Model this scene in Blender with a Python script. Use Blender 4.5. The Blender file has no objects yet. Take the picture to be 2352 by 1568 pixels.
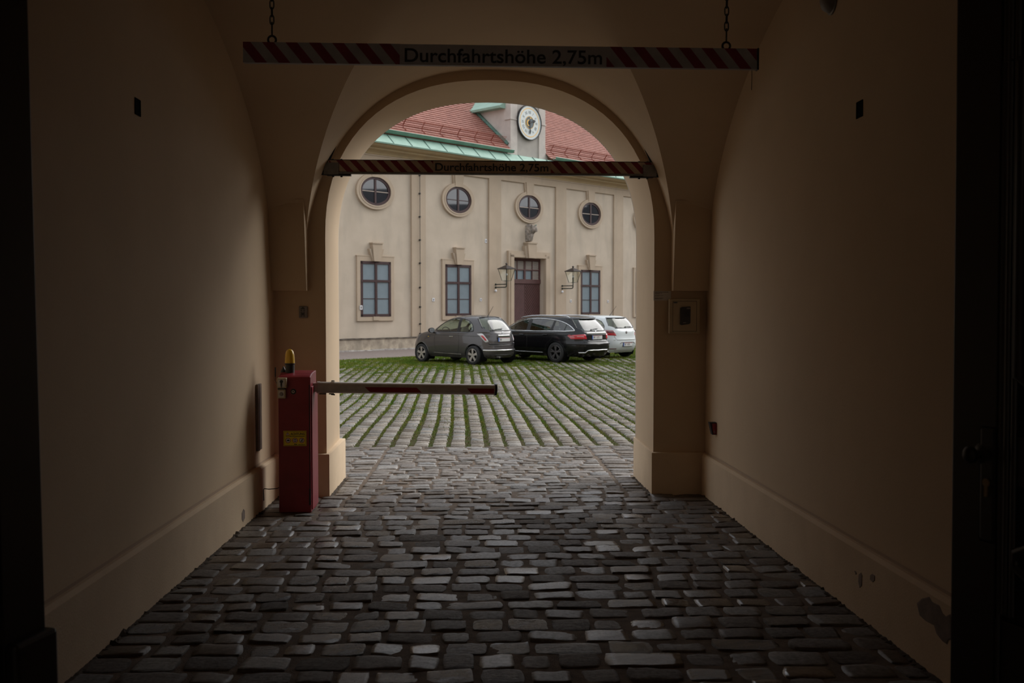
import bpy, bmesh, math, random
import numpy as np
from mathutils import Vector, Matrix
random.seed(7); rng = np.random.default_rng(7)
SC = bpy.context.scene; COL = SC.collection
R = math.radians; PI = math.pi

# ---------------------------------------------------------------- camera, sky, exposure
cam_d = bpy.data.cameras.new('camera'); cam = bpy.data.objects.new('camera', cam_d); COL.objects.link(cam)
cam.location = (0, 0, 1.63); cam.rotation_euler = (R(90 - 2.10), 0, R(-1.83))
cam_d.sensor_width = 36; cam_d.lens = 36 * 2287 / 2352; cam_d.clip_end = 300; cam_d.clip_start = .05
cam_d.dof.use_dof = True; cam_d.dof.focus_distance = 8.2; cam_d.dof.aperture_fstop = 4.5
SC.camera = cam
SC.view_settings.view_transform = 'Standard'; SC.view_settings.look = 'None'
SC.view_settings.gamma = 1; SC.view_settings.exposure = 0.40; SC.view_settings.use_curve_mapping = False
SC.cycles.max_bounces = 12; SC.cycles.diffuse_bounces = 8; SC.cycles.transparent_max_bounces = 12
W = bpy.data.worlds.new('sky'); SC.world = W; W.use_nodes = True
wn, wl = W.node_tree.nodes, W.node_tree.links; wn.clear()
wo = wn.new('ShaderNodeOutputWorld'); wb = wn.new('ShaderNodeBackground'); wt = wn.new('ShaderNodeTexCoord')
ws = wn.new('ShaderNodeSeparateXYZ'); wr = wn.new('ShaderNodeValToRGB'); wnz = wn.new('ShaderNodeTexNoise')
wr.color_ramp.elements[0].position = 0.0; wr.color_ramp.elements[0].color = (1.02, 1.03, 1.05, 1)
wr.color_ramp.elements[1].position = .8; wr.color_ramp.elements[1].color = (.84, .89, .97, 1)
wnz.inputs['Scale'].default_value = 1.6; wnz.inputs['Detail'].default_value = 4
wm = wn.new('ShaderNodeMixRGB'); wm.blend_type = 'MULTIPLY'; wm.inputs[0].default_value = .35
wl.new(wt.outputs['Generated'], ws.inputs[0]); wl.new(ws.outputs['Z'], wr.inputs[0])
wl.new(wt.outputs['Generated'], wnz.inputs['Vector']); wl.new(wr.outputs[0], wm.inputs[1]); wl.new(wnz.outputs[0], wm.inputs[2])
wl.new(wm.outputs[0], wb.inputs[0]); wb.inputs[1].default_value = 1.02; wl.new(wb.outputs[0], wo.inputs[0])
sun_d = bpy.data.lights.new('sun', 'SUN'); sun = bpy.data.objects.new('sun', sun_d); COL.objects.link(sun)
sun_d.energy = 2.0; sun_d.angle = R(50); sun_d.color = (1, .97, .93)
sun.rotation_euler = Vector((-.70, -.42, -.58)).to_track_quat('-Z', 'Y').to_euler()

# ---------------------------------------------------------------- helpers
F = 2287.; CAM = Vector((0, 0, 1.63))
_y, _p = R(-1.83), R(-2.10)
FW = Vector((math.sin(-_y) * math.cos(_p), math.cos(_y) * math.cos(_p), math.sin(_p))); RT = Vector((math.cos(_y), math.sin(_y), 0)); UP = RT.cross(FW)
def ray(x, y): return FW + RT * ((x - 1176) / F) - UP * ((y - 784) / F)
def on_y(x, y, Y): r = ray(x, y); return CAM + r * (Y / r.y)      # the point of the plane y=Y seen at (x, y)
def on_x(x, y, X): r = ray(x, y); return CAM + r * (X / r.x)
def gz(y): return max(-.17, .0162 * (8.5 - y))                    # the ground falls gently to the courtyard

def tag(o, label=None, cat=None, group=None, kind=None):
    if label: o['label'] = label
    if cat: o['category'] = cat
    if group: o['group'] = group
    if kind: o['kind'] = kind
    return o
def struct(o): o['kind'] = 'structure'; return o
def empty(name, loc=(0, 0, 0), rz=0, label=None, cat=None, group=None, parent=None):
    o = bpy.data.objects.new(name, None); COL.objects.link(o); o.location = loc; o.rotation_euler = (0, 0, rz)
    o.empty_display_size = .1; o.parent = parent
    return tag(o, label, cat, group)
def copy_tree(o, parent=None):
    c = o.copy(); COL.objects.link(c); c.parent = parent
    for ch in [k for k in bpy.data.objects if k.parent == o]: copy_tree(ch, c)
    return c

class MB:
    def __init__(s): s.v = []; s.f = []
    def add(s, vs, fs):
        n = len(s.v); s.v += [tuple(p) for p in vs]; s.f += [tuple(i + n for i in f) for f in fs]; return s
    def box(s, x0, x1, y0, y1, z0, z1, bev=0):
        if bev <= 0:
            vs = [(x, y, z) for z in (z0, z1) for y in (y0, y1) for x in (x0, x1)]
            return s.add(vs, [(0, 2, 3, 1), (4, 5, 7, 6), (0, 1, 5, 4), (2, 6, 7, 3), (0, 4, 6, 2), (1, 3, 7, 5)])
        bm = bmesh.new(); bmesh.ops.create_cube(bm, size=1)
        for v in bm.verts: v.co = Vector(((x0 + x1) / 2 + v.co.x * (x1 - x0), (y0 + y1) / 2 + v.co.y * (y1 - y0), (z0 + z1) / 2 + v.co.z * (z1 - z0)))
        bmesh.ops.bevel(bm, geom=bm.edges[:], offset=bev, segments=2, affect='EDGES', profile=.5)
        bm.verts.index_update()
        s.add([v.co for v in bm.verts], [[v.index for v in f.verts] for f in bm.faces]); bm.free(); return s
    def tube(s, pts, r, n=8, closed=False, cap=True, flat=1.0):
        pts = [Vector(p) for p in pts]; m = len(pts); vs = []
        rr = r if isinstance(r, (list, tuple)) else [r] * m
        prev = None
        for i, p in enumerate(pts):
            a = pts[(i - 1) % m] if (closed or i > 0) else p; b = pts[(i + 1) % m] if (closed or i < m - 1) else p
            t = (b - a).normalized()
            if prev is None:
                ref = Vector((0, 0, 1)) if abs(t.z) < .9 else Vector((0, 1, 0)); u = t.cross(ref).normalized()
            else: u = (prev - t * prev.dot(t)).normalized()
            prev = u; w = t.cross(u)
            for k in range(n):
                c = 2 * PI * k / n; vs.append(p + u * math.cos(c) * rr[i] + w * math.sin(c) * rr[i] * flat)
        fs = []
        for i in range(m if closed else m - 1):
            j = (i + 1) % m
            for k in range(n): fs.append((i * n + k, i * n + (k + 1) % n, j * n + (k + 1) % n, j * n + k))
        if cap and not closed: fs += [tuple(range(n))[::-1], tuple((m - 1) * n + k for k in range(n))]
        return s.add(vs, fs)
    def lathe(s, prof, n=24, o=(0, 0, 0), axis='z', cap=True):
        vs = []
        for r, h in prof:
            for k in range(n):
                c = 2 * PI * k / n; a, b = r * math.cos(c), r * math.sin(c)
                p = {'z': (a, b, h), 'y': (a, h, -b), 'x': (h, a, b)}[axis]
                vs.append((p[0] + o[0], p[1] + o[1], p[2] + o[2]))
        m = len(prof); fs = []
        for i in range(m - 1):
            for k in range(n): fs.append((i * n + k, i * n + (k + 1) % n, (i + 1) * n + (k + 1) % n, (i + 1) * n + k))
        if cap: fs += [tuple(range(n))[::-1], tuple((m - 1) * n + k for k in range(n))]
        return s.add(vs, fs)
    def prism(s, poly, y0, y1, plane='xz'):
        n = len(poly)
        def q(p, h): return {'xz': (p[0], h, p[1]), 'yz': (h, p[0], p[1]), 'xy': (p[0], p[1], h)}[plane]
        vs = [q(p, y0) for p in poly] + [q(p, y1) for p in poly]
        return s.add(vs, [tuple(range(n)), tuple(range(2 * n - 1, n - 1, -1))] + [(i, (i + 1) % n, (i + 1) % n + n, i + n) for i in range(n)])
    def grid(s, P):          # P[i][j] -> quads
        a, b = len(P), len(P[0])
        return s.add([p for row in P for p in row], [(i * b + j, i * b + j + 1, (i + 1) * b + j + 1, (i + 1) * b + j) for i in range(a - 1) for j in range(b - 1)])
    def build(s, name, m, parent=None, smooth=None, recalc=True):
        me = bpy.data.meshes.new(name); me.from_pydata(s.v, [], s.f); me.validate()
        if recalc:
            bm = bmesh.new(); bm.from_mesh(me); bmesh.ops.remove_doubles(bm, verts=bm.verts, dist=1e-5)
            bmesh.ops.recalc_face_normals(bm, faces=bm.faces); bm.to_mesh(me); bm.free()
        if m: me.materials.append(m)
        if smooth is not None:
            me.polygons.foreach_set('use_smooth', [True] * len(me.polygons))
            if smooth < 180: me.set_sharp_from_angle(angle=R(smooth))
        o = bpy.data.objects.new(name, me); COL.objects.link(o); o.parent = parent
        return o

def text_mesh(name, body, size, m, parent, loc, rot=(PI / 2, 0, 0), extr=.0006, align='LEFT', sx=1.0, bold=0):
    c = bpy.data.curves.new(name, 'FONT'); c.body = body; c.size = size; c.extrude = extr; c.align_x = align; c.offset = bold
    t = bpy.data.objects.new(name + '_tmp', c); COL.objects.link(t)
    bpy.context.view_layer.update()
    me = bpy.data.meshes.new_from_object(t.evaluated_get(bpy.context.evaluated_depsgraph_get()))
    bpy.data.objects.remove(t); me.name = name
    me.materials.clear(); me.materials.append(m)
    o = bpy.data.objects.new(name, me); COL.objects.link(o); o.parent = parent; o.location = loc; o.rotation_euler = rot; o.scale = (sx, 1, 1)
    return o

# ---------------------------------------------------------------- materials
def node_mat(name):
    m = bpy.data.materials.new(name); m.use_nodes = True; nt = m.node_tree
    return m, nt, nt.nodes, nt.links, nt.nodes['Principled BSDF']
def mat(name, col, rough=.6, metal=0, spec=.5, var=0, vs=3., col2=None, bump=0, bs=60., bd=.002, alpha=1, emit=None):
    m, nt, N, L, b = node_mat(name)
    b.inputs['Base Color'].default_value = (*col, 1); b.inputs['Roughness'].default_value = rough
    b.inputs['Metallic'].default_value = metal; b.inputs['Specular IOR Level'].default_value = spec
    tc = N.new('ShaderNodeTexCoord')
    if var or col2:
        nz = N.new('ShaderNodeTexNoise'); nz.inputs['Scale'].default_value = vs; nz.inputs['Detail'].default_value = 6; nz.inputs['Roughness'].default_value = .62
        rp = N.new('ShaderNodeValToRGB'); c2 = col2 or tuple(max(0, c * (1 - var)) for c in col)
        rp.color_ramp.elements[0].position = .35; rp.color_ramp.elements[1].position = .65
        rp.color_ramp.elements[0].color = (*c2, 1); rp.color_ramp.elements[1].color = (*col, 1)
        L.new(tc.outputs['Object'], nz.inputs['Vector']); L.new(nz.outputs['Fac'], rp.inputs[0]); L.new(rp.outputs[0], b.inputs['Base Color'])
    if bump:
        n2 = N.new('ShaderNodeTexNoise'); n2.inputs['Scale'].default_value = bs; n2.inputs['Detail'].default_value = 5
        bp = N.new('ShaderNodeBump'); bp.inputs['Strength'].default_value = bump; bp.inputs['Distance'].default_value = bd
        L.new(tc.outputs['Object'], n2.inputs['Vector']); L.new(n2.outputs['Fac'], bp.inputs['Height']); L.new(bp.outputs[0], b.inputs['Normal'])
    return m
def paint(name, col, rough=.35, coat=.8, flake=0):
    m, nt, N, L, b = node_mat(name)
    b.inputs['Base Color'].default_value = (*col, 1); b.inputs['Roughness'].default_value = rough
    b.inputs['Metallic'].default_value = flake; b.inputs['Coat Weight'].default_value = coat; b.inputs['Coat Roughness'].default_value = .04
    return m
def glass(name, tint, refl=1.0, rough=.02):
    m, nt, N, L, b = node_mat(name); N.remove(b); out = N['Material Output']
    t = N.new('ShaderNodeBsdfTransparent'); t.inputs[0].default_value = (*tint, 1)
    g = N.new('ShaderNodeBsdfGlossy'); g.inputs['Roughness'].default_value = rough
    fr = N.new('ShaderNodeLayerWeight'); fr.inputs[0].default_value = .5
    pw = N.new('ShaderNodeMath'); pw.operation = 'POWER'; pw.inputs[1].default_value = 3.5; L.new(fr.outputs['Facing'], pw.inputs[0])
    mu = N.new('ShaderNodeMath'); mu.operation = 'MULTIPLY_ADD'; mu.inputs[1].default_value = .9; mu.inputs[2].default_value = .045 * refl; mu.use_clamp = True
    mx = N.new('ShaderNodeMixShader')
    L.new(pw.outputs[0], mu.inputs[0]); L.new(mu.outputs[0], mx.inputs[0]); L.new(t.outputs[0], mx.inputs[1]); L.new(g.outputs[0], mx.inputs[2]); L.new(mx.outputs[0], out.inputs[0])
    return m

M = {}
def plaster(name, col, dark, vs, bump=.25, stain=None):
    m, nt, N, L, b = node_mat(name); b.inputs['Roughness'].default_value = .85; b.inputs['Specular IOR Level'].default_value = .25
    tc = N.new('ShaderNodeTexCoord')
    nz = N.new('ShaderNodeTexNoise'); nz.inputs['Scale'].default_value = vs; nz.inputs['Detail'].default_value = 7; nz.inputs['Roughness'].default_value = .6
    rp = N.new('ShaderNodeValToRGB'); rp.color_ramp.elements[0].position = .3; rp.color_ramp.elements[1].position = .7
    rp.color_ramp.elements[0].color = (*dark, 1); rp.color_ramp.elements[1].color = (*col, 1)
    L.new(tc.outputs['Object'], nz.inputs['Vector']); L.new(nz.outputs['Fac'], rp.inputs[0]); src = rp.outputs[0]
    if stain:
        mp = N.new('ShaderNodeMapping'); mp.inputs['Scale'].default_value = (1.1, 1.1, .28); n3 = N.new('ShaderNodeTexNoise'); n3.inputs['Scale'].default_value = 1.7; n3.inputs['Detail'].default_value = 8
        r3 = N.new('ShaderNodeValToRGB'); r3.color_ramp.elements[0].position = .5; r3.color_ramp.elements[1].position = .72
        r3.color_ramp.elements[0].color = (0, 0, 0, 1); r3.color_ramp.elements[1].color = (.6, .6, .6, 1)
        mx = N.new('ShaderNodeMixRGB'); mx.inputs[2].default_value = (*stain, 1)
        L.new(tc.outputs['Object'], mp.inputs[0]); L.new(mp.outputs[0], n3.inputs['Vector']); L.new(n3.outputs['Fac'], r3.inputs[0])
        L.new(r3.outputs[0], mx.inputs[0]); L.new(src, mx.inputs[1]); src = mx.outputs[0]
    L.new(src, b.inputs['Base Color'])
    n2 = N.new('ShaderNodeTexNoise'); n2.inputs['Scale'].default_value = 90; n2.inputs['Detail'].default_value = 4
    bp = N.new('ShaderNodeBump'); bp.inputs['Strength'].default_value = bump; bp.inputs['Distance'].default_value = .003
    L.new(tc.outputs['Object'], n2.inputs['Vector']); L.new(n2.outputs['Fac'], bp.inputs['Height']); L.new(bp.outputs[0], b.inputs['Normal'])
    return m
M['tunnel'] = plaster('ochre_plaster', (.63, .485, .33), (.57, .435, .295), 1.2)
M['skirt'] = plaster('skirting_plaster', (.69, .54, .375), (.60, .46, .315), 2.5, .4)
M['facade'] = plaster('facade_plaster', (.59, .50, .40), (.50, .42, .33), .9, .3, stain=(.42, .36, .29))
M['lesene'] = plaster('facade_trim_plaster', (.50, .40, .30), (.44, .35, .26), 1.0, .3, stain=(.40, .33, .25))
M['cornice'] = plaster('cornice_plaster', (.47, .36, .21), (.40, .30, .17), .9, .2, stain=(.35, .28, .18))
M['plinth'] = plaster('weathered_plinth_stone', (.52, .44, .34), (.28, .23, .18), 4., .6, stain=(.17, .15, .12))
M['joint'] = mat('sandy_joint', (.16, .115, .08), .95, var=.45, vs=14, bump=.8, bs=120, bd=.006)
M['groove'] = mat('brown_groove', (.42, .31, .22), .9)
M['black_wood'] = mat('black_painted_wood', (.022, .020, .020), .45, var=.4, vs=2, bump=.2, bs=30)
M['black_iron'] = mat('black_iron', (.018, .018, .018), .5, bump=.2, bs=80)
M['steel'] = mat('galvanised_steel', (.26, .25, .24), .5, metal=.6, var=.3, vs=20)
M['chain'] = mat('dark_chain_steel', (.05, .048, .045), .5, metal=.7)
M['black_print'] = mat('black_print', (.02, .02, .022), .6)
M['red_box'] = mat('red_powder_coat', (.30, .022, .035), .42, var=.25, vs=5, bump=.08, bs=300)
M['yellow_sign'] = mat('yellow_sign_vinyl', (.80, .60, .02), .5)
M['white_sign'] = mat('white_sign_vinyl', (.62, .58, .54), .5)
M['red_sign'] = mat('red_sign_vinyl', (.42, .03, .05), .5)
M['grey_plastic'] = mat('grey_plastic', (.22, .20, .19), .5)
M['dark_plastic'] = mat('dark_plastic', (.03, .03, .03), .4)
M['beige_metal'] = mat('beige_enamelled_metal', (.50, .40, .26), .5, var=.12, vs=6)
M['alu'] = mat('brushed_aluminium', (.62, .56, .50), .42, metal=.35, var=.2, vs=12)
M['alu_dark'] = mat('worn_brass', (.25, .18, .10), .4, metal=.5)
M['amber'] = mat('amber_plastic', (.75, .46, .03), .25)
M['window_frame'] = mat('dark_brown_window_paint', (.055, .022, .022), .5, var=.3, vs=6)
M['brown_door'] = mat('dark_brown_door_paint', (.105, .045, .042), .55, var=.25, vs=3)
M['frosted'] = mat('frosted_window_pane', (.225, .28, .315), .25, spec=.6, var=.12, vs=2)
M['dark_pane'] = mat('dark_window_pane', (.02, .022, .026), .03, spec=1.0)
M['dark_pane'].node_tree.nodes['Principled BSDF'].inputs['IOR'].default_value = 1.72
M['louvre'] = mat('pale_louvre_slat', (.40, .33, .28), .7)
M['copper'] = mat('green_patina_copper', (.31, .47, .385), .6, col2=(.25, .40, .32), vs=3)
M['copper_dark'] = mat('dark_patina_copper', (.10, .20, .155), .6, var=.4, vs=3)
M['copper_mid'] = mat('gutter_patina_copper', (.16, .32, .235), .5, var=.35, vs=1.5)
M['dormer'] = mat('pale_dormer_render', (.58, .52, .47), .85, var=.18, vs=2, bump=.3, bs=60)
M['dormer_panel'] = mat('grey_dormer_panel', (.42, .38, .34), .85, var=.15, vs=2)
M['kerb'] = mat('pale_kerb_stone', (.55, .52, .48), .8, col2=(.22, .19, .17), vs=5)
M['ledge'] = mat('blackened_ledge_stone', (.20, .165, .13), .9, col2=(.06, .05, .04), vs=4)
M['stone'] = mat('weathered_grey_stone', (.46, .40, .35), .9, col2=(.13, .115, .095), vs=7, bump=.8, bs=25, bd=.02)
M['snow_red'] = mat('rusty_red_snow_guard', (.25, .055, .03), .7)
M['lantern'] = mat('dark_green_lantern_iron', (.018, .03, .026), .45)
M['lantern_roof'] = mat('brown_lantern_roof', (.04, .03, .028), .5)
M['lantern_glass'] = glass('lantern_glass', (.97, .98, .94), 1.6, .15)
M['white'] = mat('white_enamel', (.72, .73, .76), .4)
M['dial'] = mat('white_clock_dial', (.66, .70, .68), .5)
M['gold'] = mat('gilding', (.75, .44, .10), .35, metal=.3)
M['dial_blue'] = mat('blue_grey_clock_centre', (.09, .12, .13), .5)
M['arch'] = mat('matt_black', (.006, .006, .006), .95, spec=.05)
M['cable'] = mat('black_cable', (.012, .012, .012), .5)
M['rust'] = mat('grey_brown_board', (.26, .20, .155), .7, var=.3, vs=14)
M['bare'] = mat('bare_grey_render', (.25, .195, .165), .95, var=.35, vs=12, bump=.6, bs=80)
M['pavement'] = None

def stripes(name, period, white, red, slope=1.0, duty=.5, phase=0):
    m, nt, N, L, b = node_mat(name); b.inputs['Roughness'].default_value = .55
    tc = N.new('ShaderNodeTexCoord'); s = N.new('ShaderNodeSeparateXYZ'); L.new(tc.outputs['Object'], s.inputs[0])
    def mth(op, a, c=None):
        n = N.new('ShaderNodeMath'); n.operation = op
        for i, q in enumerate((a, c)):
            if q is None: continue
            if isinstance(q, (int, float)): n.inputs[i].default_value = q
            else: L.new(q, n.inputs[i])
        return n.outputs[0]
    u = mth('ADD', mth('ADD', s.outputs['X'], mth('MULTIPLY', s.outputs['Z'], slope)), phase)
    fr = mth('LESS_THAN', mth('FLOORED_MODULO', u, period), period * duty)
    nz = N.new('ShaderNodeTexNoise'); nz.inputs['Scale'].default_value = 14; nz.inputs['Detail'].default_value = 5; L.new(tc.outputs['Object'], nz.inputs['Vector'])
    mx = N.new('ShaderNodeMixRGB'); mx.inputs[1].default_value = (*white, 1); mx.inputs[2].default_value = (*red, 1); L.new(fr, mx.inputs[0])
    m2 = N.new('ShaderNodeMixRGB'); m2.blend_type = 'MULTIPLY'; m2.inputs[0].default_value = .5; L.new(mx.outputs[0], m2.inputs[1]); L.new(nz.outputs['Fac'], m2.inputs[2]); L.new(m2.outputs[0], b.inputs['Base Color'])
    return m

def sett_mat(name, cols, rough=(.35, .7), bump=.7):
    m, nt, N, L, b = node_mat(name); b.inputs['Specular IOR Level'].default_value = .5
    at = N.new('ShaderNodeAttribute'); at.attribute_name = 'tint'; s = N.new('ShaderNodeSeparateColor'); L.new(at.outputs['Color'], s.inputs[0])
    rp = N.new('ShaderNodeValToRGB'); e = rp.color_ramp.elements
    while len(e) < len(cols): e.new(.5)
    for i, c in enumerate(cols): e[i].position = i / (len(cols) - 1); e[i].color = (*c, 1)
    L.new(s.outputs[0], rp.inputs[0])
    tc = N.new('ShaderNodeTexCoord'); nz = N.new('ShaderNodeTexNoise'); nz.inputs['Scale'].default_value = 40; nz.inputs['Detail'].default_value = 8; nz.inputs['Roughness'].default_value = .75
    L.new(tc.outputs['Object'], nz.inputs['Vector'])
    r2 = N.new('ShaderNodeValToRGB'); r2.color_ramp.elements[0].position = .3; r2.color_ramp.elements[0].color = (.40, .37, .33, 1); r2.color_ramp.elements[1].position = .62; r2.color_ramp.elements[1].color = (1, 1, 1, 1); L.new(nz.outputs['Fac'], r2.inputs[0])
    mx = N.new('ShaderNodeMixRGB'); mx.blend_type = 'MULTIPLY'; mx.inputs[0].default_value = 1; L.new(rp.outputs[0], mx.inputs[1]); L.new(r2.outputs[0], mx.inputs[2]); L.new(mx.outputs[0], b.inputs['Base Color'])
    mr = N.new('ShaderNodeMapRange'); mr.inputs['To Min'].default_value = rough[0]; mr.inputs['To Max'].default_value = rough[1]; L.new(s.outputs[1], mr.inputs[0])
    ra = N.new('ShaderNodeMath'); ra.operation = 'MULTIPLY_ADD'; ra.inputs[1].default_value = -.5; ra.use_clamp = True
    rb = N.new('ShaderNodeMath'); rb.operation = 'ADD'; rb.inputs[1].default_value = .25; L.new(mr.outputs[0], rb.inputs[0])
    L.new(nz.outputs['Fac'], ra.inputs[0]); L.new(rb.outputs[0], ra.inputs[2]); L.new(ra.outputs[0], b.inputs['Roughness'])
    mp = N.new('ShaderNodeMapping'); mp.inputs['Scale'].default_value = (.55, 1.5, 1); L.new(tc.outputs['Object'], mp.inputs[0])
    n2 = N.new('ShaderNodeTexNoise'); n2.inputs['Scale'].default_value = 38; n2.inputs['Detail'].default_value = 9; n2.inputs['Roughness'].default_value = .72; L.new(mp.outputs[0], n2.inputs['Vector'])
    st = N.new('ShaderNodeMath'); st.operation = 'MULTIPLY'; st.inputs[1].default_value = bump; L.new(s.outputs[2], st.inputs[0])
    bp = N.new('ShaderNodeBump'); bp.inputs['Distance'].default_value = .085; L.new(st.outputs[0], bp.inputs['Strength']); L.new(n2.outputs['Fac'], bp.inputs['Height']); L.new(bp.outputs[0], b.inputs['Normal'])
    return m
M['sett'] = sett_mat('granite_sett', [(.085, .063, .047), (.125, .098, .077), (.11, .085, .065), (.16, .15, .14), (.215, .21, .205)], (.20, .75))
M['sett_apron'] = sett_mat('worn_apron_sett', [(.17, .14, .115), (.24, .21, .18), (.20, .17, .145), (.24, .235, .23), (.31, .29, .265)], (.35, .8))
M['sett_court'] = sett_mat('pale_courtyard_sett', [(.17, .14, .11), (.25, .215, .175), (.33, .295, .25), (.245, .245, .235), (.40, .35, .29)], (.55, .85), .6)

def ground_mat(name, a, c, vs, p0=.4, p1=.6, bump=.8):
    m = mat(name, a, .95, col2=c, vs=vs, bump=bump, bs=40, bd=.03)
    for n in m.node_tree.nodes:
        if n.type == 'VALTORGB': n.color_ramp.elements[0].position = p0; n.color_ramp.elements[1].position = p1
    return m
M['turf'] = ground_mat('grassy_soil', (.05, .065, .018), (.075, .06, .034), 9)
M['blade'] = mat('grass_blade', (.085, .17, .022), .9, col2=(.19, .20, .035), vs=1.6)
M['blade_near'] = mat('dry_grass_blade', (.16, .15, .04), .9, col2=(.20, .135, .07), vs=2)
for k_ in ('blade', 'blade_near', 'turf'): M[k_].node_tree.nodes['Principled BSDF'].inputs['Specular IOR Level'].default_value = .05
def pave_mat():
    m, nt, N, L, b = node_mat('small_purple_grey_paving'); b.inputs['Roughness'].default_value = .75
    tc = N.new('ShaderNodeTexCoord'); br = N.new('ShaderNodeTexBrick'); br.inputs['Scale'].default_value = 5
    br.inputs['Color1'].default_value = (.26, .205, .185, 1); br.inputs['Color2'].default_value = (.20, .165, .155, 1); br.inputs['Mortar'].default_value = (.12, .10, .08, 1); br.inputs['Mortar Size'].default_value = .03
    L.new(tc.outputs['Object'], br.inputs['Vector']); L.new(br.outputs[0], b.inputs['Base Color'])
    bp = N.new('ShaderNodeBump'); bp.inputs['Distance'].default_value = .02; bp.inputs['Strength'].default_value = .5; L.new(br.outputs['Fac'], bp.inputs['Height']); bp.invert = True; L.new(bp.outputs[0], b.inputs['Normal'])
    return m
M['pavement'] = pave_mat()
def tile_mat():
    m, nt, N, L, b = node_mat('red_clay_tile'); b.inputs['Roughness'].default_value = .7
    tc = N.new('ShaderNodeTexCoord'); br = N.new('ShaderNodeTexBrick'); br.inputs['Scale'].default_value = 1; br.offset = .5
    br.inputs['Brick Width'].default_value = .18; br.inputs['Row Height'].default_value = .2; br.inputs['Mortar Size'].default_value = .004
    br.inputs['Color1'].default_value = (.43, .205, .16, 1); br.inputs['Color2'].default_value = (.35, .16, .125, 1); br.inputs['Mortar'].default_value = (.12, .05, .04, 1)
    L.new(tc.outputs['Object'], br.inputs['Vector']); L.new(br.outputs[0], b.inputs['Base Color']); return m
M['tile'] = tile_mat()
M['slate'] = mat('grey_slate', (.07, .065, .07), .8, var=.3, vs=2)

# ---------------------------------------------------------------- the gateway passage
XL, XR, YE = -1.75, 1.94, 8.5          # side walls, end wall
SL, SR = -1.71, 1.90                   # skirting faces
def sup(u, n=2.3): u = min(1, abs(u)); return (1 - u ** n) ** (1 / n)
def zA(u): return 1.75 + 1.865 * sup(u)
CXA, HA = .09, 1.58; CYB, HB = 4.9, 3.6
# side walls with a lunette top
def side_wall(name, X, out):
    n = 48; P = []
    for i in range(n + 1):
        t = -math.cos(PI * i / n); y = CYB + HB * t
        z = 1.75 + 2.0 * sup(t, 2.05)
        P.append((y, z + .02))
    poly = [(YE + .3, -.4), (YE + .3, P[-1][1])] + P[::-1] + [(CYB - HB - .3, P[0][1]), (CYB - HB - .3, -.4)]
    m = MB().prism(poly, X, X + out, 'yz')
    return struct(m.build(name, M['tunnel']))
wall_left = side_wall('wall_left', XL, -.5); wall_right = side_wall('wall_right', XR, .5)
# groin vault: end webs follow the passage, side webs run across it
def vault():
    m = MB(); n = 40
    us = [math.sin(PI / 2 * i / n) for i in range(n + 1)]
    for sy, yend in ((1, YE), (-1, CYB - HB)):           # end webs: barrel along y
        rows = []
        for sx in (-1, 1):
            rows = []
            for u in us:
                x = CXA + sx * HA * u; z = zA(u); yg = CYB + sy * HB * u
                ye = yend + .0 * sy
                rows.append([(x, yg + (ye - yg) * k / 6, z) for k in range(7)])
            m.grid(rows)
    for sx, xw in ((-1, XL), (1, XR)):                   # side webs
        for sy in (1, -1):
            rows = []
            for u in us:
                xg = CXA + sx * HA * u; y = CYB + sy * HB * u; z0 = zA(u); z1 = 1.75 + 2.0 * sup(u, 2.05)
                rows.append([(xg + (xw - xg) * k / 8, y, z0 + (z1 - z0) * (k / 8) ** 1.3) for k in range(9)])
            m.grid(rows)
    o = m.build('ceiling', M['tunnel'], smooth=35, recalc=True)
    md = o.modifiers.new('thickness', 'SOLIDIFY'); md.thickness = .0
    o.modifiers.remove(md)
    # massive fill above the vault, so no daylight leaks in
    struct(MB().box(XL - .5, XR + .5, CYB - HB - .6, YE + .9, 3.95, 4.6).build('ceiling_fill', M['tunnel']))
    return struct(o)
ceiling = vault()

def arch_profile(xc, a, z0, b, n=2.3, zb=-.3, N=40):
    pts = [(xc - a, zb), (xc - a, zb + (z0 - zb) * .5)]
    for i in range(N + 1):
        t = PI - PI * i / N; c, s = math.cos(t), math.sin(t)
        pts.append((xc + a * math.copysign(abs(c) ** (2 / n), c), z0 + b * abs(s) ** (2 / n)))
    return pts + [(xc + a, zb + (z0 - zb) * .5), (xc + a, zb)]
def arch_wall(name, y0, y1, front, back, xo0, xo1, zt, m, prof_f=None, zt2=None, xb0=None, xb1=None):
    # thick wall with an arched opening; front/back opening profiles may differ
    mb = MB(); n = len(front)
    xc = (front[0][0] + front[-1][0]) / 2
    def outer(p, x0, x1, z1):
        if p[1] < 2.0: return (x0 if p[0] < xc else x1, p[1])
        dx, dz = p[0] - xc, p[1] - 1.2
        k = min((x1 - xc) / dx if dx > 1e-6 else ((x0 - xc) / dx if dx < -1e-6 else 1e9), (z1 - 1.2) / dz)
        return (xc + dx * k, 1.2 + dz * k)
    def addcorner(pts, prof, x0, x1, z1): return pts
    for (y, prof, x0, x1, z1) in ((y0, front, xo0, xo1, zt), (y1, back, xb0 if xb0 is not None else xo0, xb1 if xb1 is not None else xo1, zt2 or zt)):
        O = [outer(p, x0, x1, z1) for p in prof]
        mb.grid([[(p[0], y, p[1]) for p in prof], [(q[0], y, q[1]) for q in O]])
        # corner triangles
        for i in range(len(O) - 1):
            a_, b_ = O[i], O[i + 1]
            if abs(a_[0] - b_[0]) > 1e-4 and abs(a_[1] - b_[1]) > 1e-4:
                c_ = (x0 if (a_[0] + b_[0]) / 2 < xc else x1, z1)
                mb.add([(a_[0], y, a_[1]), (c_[0], y, c_[1]), (b_[0], y, b_[1])], [(0, 1, 2)])
    mb.grid([[(p[0], y0, p[1]) for p in front], [(p[0], y1, p[1]) for p in back]])
    return struct(mb.build(name, m, smooth=30, recalc=False))
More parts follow.
